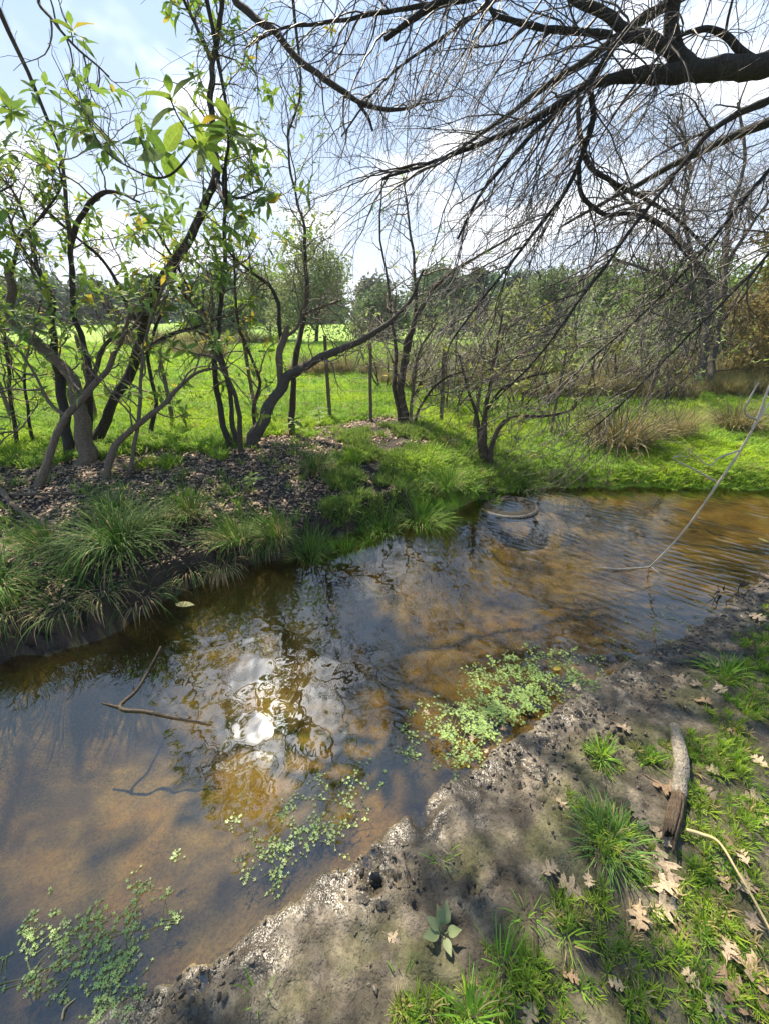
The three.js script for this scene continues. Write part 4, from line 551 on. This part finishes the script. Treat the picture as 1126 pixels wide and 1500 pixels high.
{ // bare thicket beyond the fence
  const R = rng(561), TK = [[560, 8.5, 2.6, 'bare grey shrub behind the forked tree'], [640, 7.6, 2.2, 'tangled bare shrub between the forked tree and the small shrubby one'], [690, 9.5, 3.0, 'tall bare shrub before the broad conifer'], [745, 8.2, 2.6, 'tangled bare shrub above the brown rushes'], [800, 10, 3.2, 'tall bare shrub before the grey-green bush'], [850, 8.8, 2.8, 'bare shrub behind the large rush clump'], [900, 10.5, 3.4, 'tall bare shrub beside the light green bush'], [955, 9.4, 3.0, 'bare shrub just left of the bare grey tree'], [1075, 9.6, 3.4, 'bare shrub just right of the bare grey tree'], [510, 11, 2.4, 'low bare shrub before the lone willow'], [600, 7.2, 2.0, 'pale-leaved twiggy shrub right behind the forked tree', 1], [665, 6.8, 1.9, 'pale-leaved twiggy shrub over the brown rush stumps', 1], [770, 7.0, 2.2, 'pale-leaved twiggy shrub beyond the level branch', 1], [830, 7.4, 2.4, 'pale-leaved twiggy shrub left of the large rush clump', 1], [925, 7.8, 2.6, 'pale-leaved twiggy shrub behind the large rush clump', 1], [985, 7.4, 2.2, 'pale-leaved twiggy shrub at the foot of the bare grey tree', 1], [720, 11.5, 3.2, 'tall twiggy shrub with pale leaves before the conical conifer', 1], [870, 12, 3.4, 'tall twiggy shrub with pale leaves before the end conifer', 1], [630, 12, 2.8, 'pale-leaved shrub in front of the dark round tree', 1]];
  TK.forEach(([u, D, h, l, lf], k) => { const ends = [];
    const x = (u - CX) / F * D * 0.93, base = ground(x, -D), t = thing('bare_shrub', l, 'shrub', base);
    for (let s = 0; s < 5; s++) { const a = R() * 6.28, g = new Geo(), p = shoot(R, V(Math.cos(a) * 0.08, -0.05, Math.sin(a) * 0.08), V(Math.cos(a) * 0.45, 1, Math.sin(a) * 0.45), h * 0.75 * (0.6 + 0.4 * R()), 0.018, 0.004, 9, { gnarl: 0.2 }); g.tube(p.P, p.R, 5, 0.1); const st = part(t, 'stem', g.build(), k % 2 ? M.grey : M.brown), tw = new Geo(); sprout(R, tw, p, [{ n: lf ? 8 : 6, len: 0.62, r: 0.007, tip: 0.0024, segs: 7, gnarl: 0.3, along: 0.7, spread: 0.8, from: 0.15 }, { n: 6, len: 0.36, r: 0.004, tip: 0.002, segs: 5, gnarl: 0.35 }], 0, ends); part(st, 'twigs', tw.build(), k % 3 ? M.greyTwig : M.twig).userData.kind = 'stuff'; }
    if (lf) { const L = []; for (const [p, d] of ends) if (R() < 0.55) rosette(R, p, d.clone().add(V(0, 0.4, 0)), 2 + Math.floor(R() * 3), 0.07 + 0.04 * R(), (mm) => L.push(mm)); instanced(t, 'foliage', LEAFSMALL, M.foliage, L, (c, R2) => { const q = 0.7 + 0.6 * R2(); c.setRGB(0.27 * q, 0.36 * q, 0.10 * q); }, R); }
  });
}
{ const R = rng(560); for (let k = 0; k < 30; k++) { const u = -420 + k * 72 + R() * 40, D = 48 + 24 * R(); farTree(600 + k, 'hedge_tree', 'blue-green tree in the distant hedge line across the field', 'tree', { u, D, h: 3.4 + 2.2 * R(), r: 3.0 + 2 * R(), n: 900, fs: 0.75, tint: [0.07 + 0.04 * R(), 0.105 + 0.04 * R(), 0.07], low: 0.05, lobes: 16, limbs: 5, twig: 1 }, 'distant hedge line trees'); } }

// ---------------------------------------------------------------- leaf litter on the far bank
const litterGeo = (() => { const g = new Geo(); g.blade([V(0, 0, -0.5), V(0, 0.10, -0.2), V(0, 0.13, 0.2), V(0, -0.02, 0.5)], [0.04, 0.24, 0.2, 0.03], V(1, 0.25, 0).normalize(), 0.3); return g.build(); })();
{
  const R = rng(700), L = []; const m = new THREE.MeshStandardMaterial({ color: 0xffffff, roughness: 0.7, side: THREE.DoubleSide });
  for (let k = 0; k < 90000 && L.length < 34000; k++) { const x = -4.8 + 5.8 * R(), zf = zFar(x), d = 0.1 + 2.4 * R(), z = zf - d; if (fbm(x * 2, z * 2 + 1, 3) < -0.25 + 0.3 * R() - (x < -0.3 ? 0.25 : 0)) continue; const p = ground(x, z); p.y += 0.006 + 0.012 * R(); const s = 0.014 + 0.034 * R() * R(); L.push(new THREE.Matrix4().compose(p, new THREE.Quaternion().setFromEuler(new THREE.Euler((R() - 0.5) * 0.7, R() * 6.28, (R() - 0.5) * 0.7)), V(s, s, s))); }
  tag(instanced(scene, numbered('leaf_litter'), litterGeo, m, L, (c, R2) => { const v = 0.4 + 1.1 * R2(); c.setRGB(0.27 * v, 0.185 * v, 0.115 * v); }, R), 'carpet of dry brown leaf litter under the bank trees', 'leaf litter', null, 'stuff');
}

// ---------------------------------------------------------------- things in and by the water
{ // half-sunk tyre
  const c = hit(744, 741), t = thing('old_tyre', 'old black tyre lying half sunk at the corner of the stream', 'tyre', V(c.x, 0.005, c.z)); t.rotation.set(-0.05, 0.3, 0.05); t.position.y = -0.018; t.scale.set(0.92, 0.52, 0.92);
  const prof = (pts) => new THREE.LatheGeometry(pts.map(([r, y]) => new THREE.Vector2(r, y)), 56), rub = new THREE.MeshStandardMaterial({ color: col(0.045, 0.044, 0.042), roughness: 0.62, bumpMap: barkBump, bumpScale: 0.002, side: THREE.DoubleSide }), dusty = new THREE.MeshPhysicalMaterial({ color: col(0.03, 0.029, 0.026), roughness: 0.9, specularIntensity: 0.5, map: barkTone, side: THREE.DoubleSide });
  const side = []; for (let k = 0; k <= 12; k++) { const a = k / 12 * Math.PI; side.push([0.225 - 0.072 * Math.cos(a) * (1 - 0.0), 0.062 * Math.pow(Math.sin(a), 0.7)]); }
  part(t, 'sidewall', prof(side.slice(0, 10)), dusty);
  part(t, 'tread', prof([[0.268, 0.052], [0.292, 0.044], [0.299, 0.03], [0.299, -0.04], [0.29, -0.06], [0.26, -0.075]]), rub);
  part(t, 'bead', prof([[0.168, -0.03], [0.152, -0.01], [0.150, 0.004], [0.157, 0.016], [0.168, 0.022]]), rub);
  const blk = new THREE.BoxGeometry(0.016, 0.024, 0.022); for (let k = 0; k < 52; k++) { const a = k / 52 * 6.283, b = part(t, 'tread_block', blk, rub); b.position.set(Math.cos(a) * 0.298, 0.016, Math.sin(a) * 0.298); b.rotation.y = -a; }
}
const twigThing = (name, label, cat, pts, mat, sides = 6, lift = 0.008, extra = null) => { const q = pts.map(([u, v, r, dy]) => { const p = hit(u, v); p.y += lift + (dy ?? 0); return [p, r * 0.6 * depthOf(p) / F]; }), base = q[0][0].clone(), t = thing(name, label, cat, base), s = smooth(q, 6), g = new Geo(); g.o.copy(base); g.tube(s.P, s.R, sides, 0.2); part(t, 'stem', g.build(), mat); if (extra) extra(t, s, base); return t; };
twigThing('forked_stick', 'forked peeled stick floating on the brown water', 'stick', [[236, 948, 2], [222, 975, 2.5], [200, 1012, 3], [176, 1036, 3.5], [215, 1043, 3.5], [262, 1053, 3], [310, 1062, 1.8]], M.pale, 7, 0.004, (t, s, base) => { const g = new Geo(); g.o.copy(base); const a = flat(176, 1036, 0.004), b = flat(196, 1018, 0.02), c = flat(150, 1030, 0.002); g.tube([a, c], [0.006, 0.003], 5); part(t, 'side_twig', g.build(), M.pale); });
twigThing('bank_stick', 'bent bare stick lying across the leaf litter at the upstream end', 'stick', [[-20, 700, 6, 0.05], [10, 732, 6, 0.04], [28, 752, 5, 0.03], [72, 775, 4, 0.01], [95, 790, 2]], M.pale);
twigThing('bank_stick', 'straight pale stick lying level on the leaf litter', 'stick', [[8, 731, 3, 0.02], [50, 729, 3, 0.02], [90, 728, 2.5, 0.02], [122, 727, 2, 0.01]], M.pale);
twigThing('bank_stick', 'thin twig propped against the bank beside the slim stems', 'stick', [[182, 708, 2, 0.01], [200, 690, 2, 0.05], [214, 678, 1.6, 0.06], [220, 655, 1.2, 0.05]], M.pale);
twigThing('bank_stick', 'thin dead twig lying on the slope above the round sedge mound', 'stick', [[528, 668, 1.5, 0.02], [540, 685, 1.5, 0.02], [556, 700, 1.3, 0.01]], M.brown);
twigThing('bank_stick', 'short weathered stick lying on the mud among small grass tufts', 'stick', [[777, 1312, 3.5], [780, 1340, 5], [783, 1372, 5.5], [784, 1402, 5]], M.pale, 7, 0.006);
twigThing('dry_stalk', 'long dry straw-coloured grass stalk lying over the near turf', 'stalk', [[1002, 1222, 4, 0.012], [1022, 1230, 3.5, 0.02], [1044, 1243, 3, 0.03], [1070, 1290, 3, 0.04], [1098, 1340, 3, 0.04], [1130, 1396, 2.6, 0.03], [1160, 1450, 2, 0.02]], new THREE.MeshStandardMaterial({ color: col(0.42, 0.33, 0.17), roughness: 0.7 }), 6, 0.012);
twigThing('dry_stalk', 'short straw stalk at the edge of the floating weed', 'stalk', [[92, 1494, 2], [96, 1478, 2], [112, 1464, 1.5]], new THREE.MeshStandardMaterial({ color: col(0.36, 0.30, 0.16), roughness: 0.7 }), 5, 0.006);
for (const [u, v, l] of [[958, 738, 'dark leafy sprig standing out of the rippled water'], [1053, 877, 'black curled sprig in the shallows near the mud'], [1082, 870, 'second little black sprig beside the curled one in the shallows']]) { const p = flat(u, v, 0), t = thing('water_sprig', l, 'sprig', p), R = rng(u), g = new Geo(); for (let k = 0; k < 4; k++) { const s = shoot(R, V(0, -0.05, 0), V((R() - 0.5) * 1.2, 1, (R() - 0.5)), 0.12 + 0.06 * R(), 0.004, 0.0015, 5, { gnarl: 0.35 }); g.tube(s.P, s.R, 4); } part(t, 'stems', g.build(), M.dark); for (let k = 0; k < 5; k++) { const f = part(t, 'leaf', LEAF[k % 4], M.dark); f.matrix.copy(aim(V((R() - 0.5) * 0.04, 0.02 + 0.06 * R(), (R() - 0.5) * 0.04), rv(R).add(V(0, 0.3, 0)), V(0, 1, 0), 0.05)); f.matrix.decompose(f.position, f.quaternion, f.scale); } }
{ // the weathered log
  const q = [[986, 1068, 11], [989, 1082, 13], [993, 1105, 15], [995, 1128, 16], [993, 1152, 16], [989, 1178, 15], [984, 1200, 15], [979, 1222, 14]].map(([u, v, r]) => { const p = hit(u, v), d = depthOf(p); p.y = height(p.x, p.z) + r * d / F * 0.5; return [p, r * 0.6 * d / F]; });
  const base = q[4][0].clone(); base.y = height(base.x, base.z); const t = thing('weathered_log', 'short weathered grey log with a splintered brown end lying in the grass', 'log', base), s = smooth(q, 8), N = s.P.length, cut = Math.floor(N * 0.66);
  const wood = bark(0.19, 0.135, 0.09, 0.012), skin = bark(0.29, 0.265, 0.225, 0.008);
  const g = new Geo(); g.o.copy(base); const rr = s.R.slice(0, cut + 1).map((r, k) => r * (1 + 0.05 * n2(k * 0.6, 2))); g.tube(s.P.slice(0, cut + 1), rr, 16, 0.10); part(t, 'bark', g.build(), skin);
  for (const k of [Math.floor(N * 0.36), Math.floor(N * 0.62), Math.floor(N * 0.2)]) { const r = new Geo(); r.o.copy(base); r.tube([s.P[k - 1], s.P[k], s.P[k + 1]], [s.R[k] * 0.97, s.R[k] * 1.09, s.R[k] * 0.97], 16, 0.08); part(t, 'bark_ring', r.build(), skin); }
  const w = new Geo(); w.o.copy(base); w.tube(s.P.slice(cut - 2), s.R.slice(cut - 2).map((r, k, A) => r * mix(0.86, 0.55, k / A.length)), 12, 0.35); part(t, 'heartwood', w.build(), wood);
  const R = rng(55), T = V().subVectors(s.P[N - 1], s.P[cut]).normalize(), A = V(0, 1, 0).cross(T).normalize(), B = V().crossVectors(T, A);
  for (let k = 0; k < 11; k++) { const a = k / 11 * 6.283 + R() * 0.4, r = s.R[N - 1] * 0.82, o = V().addScaledVector(A, Math.cos(a) * r).addScaledVector(B, Math.sin(a) * r), len = 0.02 + 0.05 * R(), p0 = s.P[cut + 1].clone().addScaledVector(o, 1.05), p1 = s.P[Math.floor((cut + N) / 2)].clone().addScaledVector(o, 1.05), p2 = s.P[N - 1].clone().add(o), p3 = p2.clone().addScaledVector(T, len).addScaledVector(o, 0.15 * R()); const e = new Geo(); e.o.copy(base); e.tube([p0, p1, p2, p3], [0.004, 0.007 + 0.004 * R(), 0.006, 0.001], 5, 0.2); part(t, 'splinter', e.build(), wood); }
}
// lobed oak leaves
function oakLeafGeo(seed) {
  const R = rng(seed), out = [[0.02, -0.42], [0.03, -0.3]], n = 3; let y = -0.24;
  for (let k = 0; k < n; k++) { const w = (k === 1 ? 0.40 : k ? 0.3 : 0.27) * (0.85 + 0.3 * R()); out.push([0.07, y], [w * 0.7, y + 0.06], [w, y + 0.16 + 0.06 * R()], [w * 0.72, y + 0.15], [w * 0.62, y + 0.22], [0.09, y + 0.17]); y += 0.24; }
  out.push([0.13, 0.44], [0.05, 0.42], [0, 0.56]);
  const sh = new THREE.Shape(); out.forEach(([a, b], k) => k ? sh.lineTo(a, b) : sh.moveTo(a, b)); for (const [a, b] of out.slice(0, -1).reverse()) sh.lineTo(-a * (0.85 + 0.3 * R()), b + 0.02 * (R() - 0.5)); sh.closePath();
  const g = new THREE.ShapeGeometry(sh), P = g.attributes.position, k1 = 0.5 + R(), k2 = 0.3 + 0.5 * R(), tw = (R() - 0.5) * 0.9;
  for (let k = 0; k < P.count; k++) { const x = P.getX(k), z = P.getY(k); P.setXYZ(k, x * (1 - 0.25 * k1 * Math.abs(x)), 0.03 + k1 * x * x * 0.9 + k2 * z * z * 0.35 + tw * x * z + 0.05 * Math.sin(9 * z + 5 * x), -z); }
  g.computeVertexNormals(); return g;
}
{
  const R = rng(800), G = [1, 2, 3, 4, 5, 6].map((k) => oakLeafGeo(900 + k)), tex = noiseTex(128, (u, v) => { const a = 0.8 + 0.3 * tn(u, v, 12, 3) + 0.2 * tn(u, v, 40, 5); return [a, a * 0.97, a * 0.92]; });
  const mats = [[0.40, 0.30, 0.19], [0.48, 0.38, 0.26], [0.22, 0.15, 0.09], [0.33, 0.26, 0.18]].map(([r, g, b]) => new THREE.MeshPhysicalMaterial({ color: col(r, g, b), roughness: 0.75, map: tex, side: THREE.DoubleSide, transmission: 0.15, thickness: 0 }));
  const midrib = (() => { const g = new Geo(); g.tube([V(0, 0.045, 0.55), V(0, 0.035, 0.2), V(0, 0.035, -0.3)], [0.014, 0.012, 0.005], 4); return g.build(); })();
  const put = (u, v, px, label, group, y = 0.004, tilt = 0.5) => { const p = hit(u, v); p.y += y; const d = depthOf(p), s = px * (0.5 + 0.28 * R()) * d / F, t = thing('oak_leaf', label, 'leaf', p, group); t.rotation.set((R() - 0.5) * tilt, R() * 6.28, (R() - 0.5) * tilt); t.scale.setScalar(s); const m = mats[Math.floor(R() * 4)]; part(part(t, 'blade', G[Math.floor(R() * 6)], m), 'midrib', midrib, m); };
  const X = [[820, 1177, 46, 'small star-shaped tan oak leaf alone on the bare mud'], [968, 1153, 74, 'pale oak leaf tucked against the side of the log'], [930, 1192, 70, 'pale oak leaf lying beside the dense dark tuft'], [962, 1222, 74, 'oak leaf just below the splintered end of the log'], [968, 1262, 86, 'large cupped oak leaf with a dark hollow below the log'], [968, 1300, 80, 'flattened oak leaf between the cupped leaf and the curled pile'], [965, 1330, 96, 'big curled oak leaf showing several lobes'], [935, 1340, 84, 'oak leaf overlapping the big curled one'], [838, 1306, 66, 'tan oak leaf at the edge of the bare mud above the grass tuft'], [802, 1276, 46, 'crumpled oak leaf by a small hole in the mud'], [1072, 1236, 70, 'twisted oak leaf beside the long straw stalk'], [1105, 1432, 104, 'large wrinkled oak leaf at the foot of the straw stalk'], [1078, 1462, 112, 'large pale oak leaf flat in the turf below the wrinkled one'], [574, 1374, 36, 'small reddish-tan leaf lying flat on the algae-green mud'], [992, 996, 44, 'pale oak leaf on the dark lumpy mud near the shallows']];
  X.forEach(([u, v, s, l]) => put(u, v, s, l));
  const Y = [[1024, 1030, 36], [1052, 1010, 34], [1015, 1005, 30], [1038, 1130, 34], [1030, 1160, 40], [1098, 1170, 36], [1112, 1120, 30], [1086, 1300, 44], [1058, 1296, 40], [1100, 1350, 40], [1062, 1398, 50], [1118, 1478, 70], [1012, 1440, 40], [903, 1446, 40], [830, 1432, 34], [860, 1290, 36], [1086, 1260, 34], [1070, 1078, 30], [1002, 1040, 26], [908, 1068, 30], [885, 1178, 34], [845, 1010, 24], [1040, 975, 28], [1104, 905, 30], [1116, 845, 30], [720, 1465, 34], [776, 1485, 40], [690, 1440, 26], [1050, 1480, 50], [950, 1490, 46], [990, 1370, 40], [1120, 1210, 34]];
  Y.forEach(([u, v, s]) => put(u, v, s * 1.25, 'dry tan oak leaf scattered among the near bank grass', 'oak leaves scattered on the near bank', 0.012, 1.0));
  for (const [u, v] of [[690, 1080], [625, 1045], [735, 1068], [712, 1100], [655, 1118]]) put(u, v, 18, 'tiny reddish leaf fragment at the muddy water line', 'leaf fragments at the water line', 0.003, 0.3);
  const yl = thing('yellow_leaf', 'yellow oval leaf resting on the floating weed', 'leaf', flat(810, 981, 0.012)); part(yl, 'blade', LEAF[3], M.leaf[4]).scale.set(0.075, 0.06, 0.05); yl.rotation.y = 1.9; yl.scale.setScalar(1.0);
  for (const [u, v, s, r, l] of [[272, 886, 0.13, 1.5, 'long olive leaf floating in the dark water under the sedge'], [246, 876, 0.06, 1.2, 'small olive leaf floating beside the long one'], [1118, 792, 0.08, 0.4, 'pale leaf lying on the mud where the bank meets the far shallows']]) { const t = thing('floating_leaf', l, 'leaf', hit(u, v).add(V(0, 0.004, 0))); const f = part(t, 'blade', LEAF[3], leafy(0.22, 0.22, 0.08, 0.2, 0.6)); f.scale.set(s * 1.2, s * 0.4, s); f.position.z = -s / 2; t.rotation.y = r; }
}
{ // floating weed
  const R = rng(850), ros = (() => { const g = new Geo(); for (let k = 0; k < 6; k++) { const a = k * 1.047 + 0.35 * Math.sin(k * 5), d = V(Math.cos(a), 0.12, Math.sin(a)), s = V(-Math.sin(a), 0, Math.cos(a)); g.blade([d.clone().multiplyScalar(0.08), d.clone().multiplyScalar(0.5), d.clone().multiplyScalar(0.85), V(d.x, 0.05, d.z)], [0.05, 0.15, 0.19, 0.07], s, 0.1); } return g.build(); })();
  const m = new THREE.MeshPhysicalMaterial({ color: 0xffffff, roughness: 0.45, transmission: 0.25, thickness: 0, side: THREE.DoubleSide }), stem = new THREE.MeshStandardMaterial({ color: col(0.10, 0.13, 0.04), roughness: 0.6 });
  const patch = (label, list, n, tint, sz) => {
    const L = [], g = new Geo(), B = list.map(([u, v, r]) => [u, v, r]), c0 = flat(list[0][0], list[0][1], 0.004), t = thing('floating_weed', label, 'water plant', c0); t.userData.kind = 'stuff'; g.o.copy(c0); const tot = B.reduce((a, b) => a + b[2] * b[2] * (b[3] ?? 1), 0);
    for (const [u, v, r, w] of list) { const k0 = Math.round(n * r * r * (w ?? 1) / tot); let last = null; for (let k = 0; k < k0; k++) { const a = R() * 6.28, e = Math.pow(R(), 0.6) * 1.25 * r; let p = flat(u + Math.cos(a) * e, v + Math.sin(a) * e * 0.8, 0.004); if (n2(p.x * 11, p.z * 11) < -0.25 + 0.3 * R()) continue; if (last && R() < 0.55) p = last.clone().add(V((R() - 0.5) * 0.04, 0, (R() - 0.5) * 0.04)); p.y = Math.max(0.003, height(p.x, p.z)) + 0.001 + 0.003 * R(); const s = sz * (0.45 + 1.1 * R() * R()); L.push(place(p.clone().sub(c0), s, s, R() * 6.28, (R() - 0.5) * 0.5)); if (last && last.distanceTo(p) < 0.07) g.tube([last.clone().setY(-0.004), last.clone().lerp(p, 0.5).setY(0.002), p.clone().setY(0.003)], [0.0011, 0.0011, 0.0011], 3); last = p; } }
    instanced(t, 'rosettes', ros, m, L, tint, R); part(t, 'runners', g.build(), stem).userData.kind = 'stuff';
  };
  const gr = (c, R2) => { const v = 0.5 + 0.7 * R2(), hue = R2(); c.setRGB((0.20 + 0.12 * hue) * v, (0.36 + 0.10 * hue) * v, (0.11 - 0.03 * hue) * v); }, ye = (c, R2) => { const v = 0.6 + 0.6 * R2(); c.setRGB(0.22 * v, 0.30 * v, 0.06 * v); };
  patch('loose raft of pale green floating weed in the deep upstream pool', [[130, 1375, 60, 1.4], [165, 1395, 34, 1.6], [60, 1400, 40], [225, 1330, 36], [100, 1440, 34], [160, 1460, 40], [20, 1430, 34], [80, 1300, 12], [210, 1290, 20], [260, 1250, 14], [40, 1350, 24], [140, 1490, 20]], 1100, gr, 0.0058);
  patch('scattered sprays of floating weed off the trampled mud', [[415, 1240, 46], [370, 1262, 34], [485, 1175, 46], [440, 1200, 40], [530, 1140, 30], [470, 1230, 40], [400, 1290, 24], [350, 1200, 16], [460, 1150, 16]], 900, gr, 0.0056);
  patch('dense green mat of floating weed below the yellow leaf', [[735, 1010, 52, 2.4], [700, 1040, 36, 2], [785, 992, 48, 1.6], [840, 985, 38, 1], [688, 1078, 36, 1.6], [640, 1050, 34, 0.7], [605, 1072, 20, 0.6], [655, 1125, 20, 0.8], [600, 1100, 16, 0.6], [770, 1030, 30, 1.6], [690, 1110, 16, 1]], 4200, gr, 0.0058);
  patch('thin yellowish weed streaks in the clear shallows', [[930, 945, 36], [985, 905, 40], [960, 925, 36], [1010, 890, 36], [1040, 880, 20], [900, 960, 24], [1050, 855, 16], [1062, 900, 14]], 500, ye, 0.0055);
}
{ // small plants on the mud
  const R = rng(870), p = hit(648, 1368), t = thing('dock_plant', 'young broad-leaved dock plant rooted in the bare mud', 'plant', p), m = leafy(0.17, 0.21, 0.10, 0.2, 0.6), dk = leafyGeo();
  function leafyGeo() { return leafGeo(1, 0.26, 8, 0.25, 0.35); }
  for (const [a, e, s] of [[0.2, 1.2, 0.05], [1.3, 0.5, 0.045], [2.9, 0.5, 0.055], [3.6, 0.9, 0.05], [5.0, 1.8, 0.06], [4.4, 1.5, 0.05]]) { const d = V(Math.cos(a), e, Math.sin(a)), f = part(t, 'leaf', dk, m); aim(V(d.x * 0.012, 0.004 + 0.01 * e, d.z * 0.012), d, V(0, 1, 0.2), s).decompose(f.position, f.quaternion, f.scale); const g = new Geo(); g.tube([V(0, -0.01, 0), V(d.x * 0.014, 0.006 + 0.012 * e, d.z * 0.014)], [0.003, 0.002], 5); part(t, 'stalk', g.build(), m); }
  const tuft = (o, u, v, label, s = 1) => plant('grass_tuft', label, 'grass tuft', hit(u, v).add(V(0, -0.004, 0)), tussock(u * 7 + v, { base: 0.03, len: 0.085, spread: 0.8, droop: 0.35, w: 0.0016, dead: 0.05, n: 60, col: [0.15, 0.33, 0.035], ...o }), undefined, 0, s);
  tuft({ n: 55, len: 0.08 }, 880, 1110, 'single bright tuft on bare mud left of the log');
  tuft({ n: 34, len: 0.07 }, 945, 1118, 'thin sprawling tuft between the bare mud and the log');
  tuft({ n: 260, base: 0.09, len: 0.095, col: [0.10, 0.22, 0.05], dead: 0.1 }, 892, 1235, 'dense dark tuft of fine blades below the log');
  tuft({ n: 90, len: 0.14, base: 0.05, spread: 1.0, droop: 0.55, dead: 0.12, w: 0.0024 }, 1062, 992, 'wide-bladed tuft on the lumpy mud near the shallows');
  tuft({ n: 16, len: 0.06 }, 647, 1262, 'tiny tuft in a hole in the open mud');
  tuft({ n: 22, len: 0.12, spread: 0.5 }, 738, 1420, 'few tall loose blades in the mud beside the short stick');
  tuft({ n: 40, len: 0.07, spread: 1.1, col: [0.2, 0.34, 0.04] }, 828, 1375, 'low star-shaped tuft beside the short stick');
  tuft({ n: 26, len: 0.06 }, 770, 1345, 'small tuft growing against the short stick');
  tuft({ n: 9, len: 0.09, spread: 0.3 }, 590, 1440, 'three or four upright blades in the shaded mud');
  tuft({ n: 8, len: 0.07, spread: 0.4 }, 378, 1460, 'sparse sprig at the shaded edge of the mud');
  tuft({ n: 60, len: 0.1, spread: 0.7 }, 690, 1490, 'leafy tuft at the bottom of the mud slope');
  // leafy seedlings on the far bank
  for (const [u, v, n, L, l, st] of [[428, 610, 9, 0.2, 'pale leafy seedling in front of the stout leaning trunk', 0.22], [372, 690, 7, 0.14, 'young leafy shoot on the litter below the slim stems', 0.18], [285, 560, 8, 0.15, 'leafy young shoot before the fence between the leaning stems', 0.45], [470, 600, 7, 0.17, 'broad-leaved seedling over the dark sedge', 0.3], [400, 585, 8, 0.16, 'leafy seedling at the fork of the stout trunk', 0.4]]) { const q = hit(u, v + 28), sd = thing('seedling', l, 'seedling', q), g = new Geo(), s = shoot(R, V(0, -0.02, 0), V((R() - 0.5) * 0.3, 1, 0.2), st, 0.006, 0.003, 5, { gnarl: 0.1 }); g.tube(s.P, s.R, 5); part(sd, 'stem', g.build(), M.twig); for (const k of [3, 5]) rosette(R, s.P[k], V(0, 1, 0.2), k === 5 ? n : 3, L, (mm) => { const f = part(sd, 'leaf', LEAF[Math.floor(R() * 4)], M.leaf[Math.floor(R() * 4)]); mm.decompose(f.position, f.quaternion, f.scale); }); }
}

{ // crumbs and clods of trodden mud
  const R = rng(930), g0 = new THREE.IcosahedronGeometry(1, 1), P = g0.attributes.position; for (let k = 0; k < P.count; k++) { const q = 1 + 0.35 * n3(P.getX(k) * 1.3, P.getY(k) * 1.3, P.getZ(k) * 1.3); P.setXYZ(k, P.getX(k) * q, P.getY(k) * q * 0.7, P.getZ(k) * q); } g0.computeVertexNormals();
  const L = []; for (let k = 0; k < 9000 && L.length < 1500; k++) { const x = -0.8 + 3.4 * R(), zn = zNear(x), z = zn + 0.01 + 1.1 * R() * R(), ch = blobs(CHURNED, x, z); if (ch + 0.25 * n2(x * 3, z * 3) < 0.45 * R() + 0.12) continue; const s = 0.003 + 0.009 * R() * R(), p = ground(x, z); p.y += s * 0.1; L.push(new THREE.Matrix4().compose(p, new THREE.Quaternion().setFromEuler(new THREE.Euler(R() * 6, R() * 6, R() * 6)), V(s, s * (0.6 + 0.5 * R()), s))); }
  tag(instanced(scene, numbered('mud_clods'), g0, new THREE.MeshStandardMaterial({ color: 0xffffff, roughness: 0.55 }), L, (c, R2) => { const v = 0.6 + 0.8 * R2(); c.setRGB(0.062 * v, 0.052 * v, 0.039 * v); }, R), 'crumbled dark mud clods along the trodden water edge', 'mud', null, 'stuff');
}
renderer.render(scene, camera);
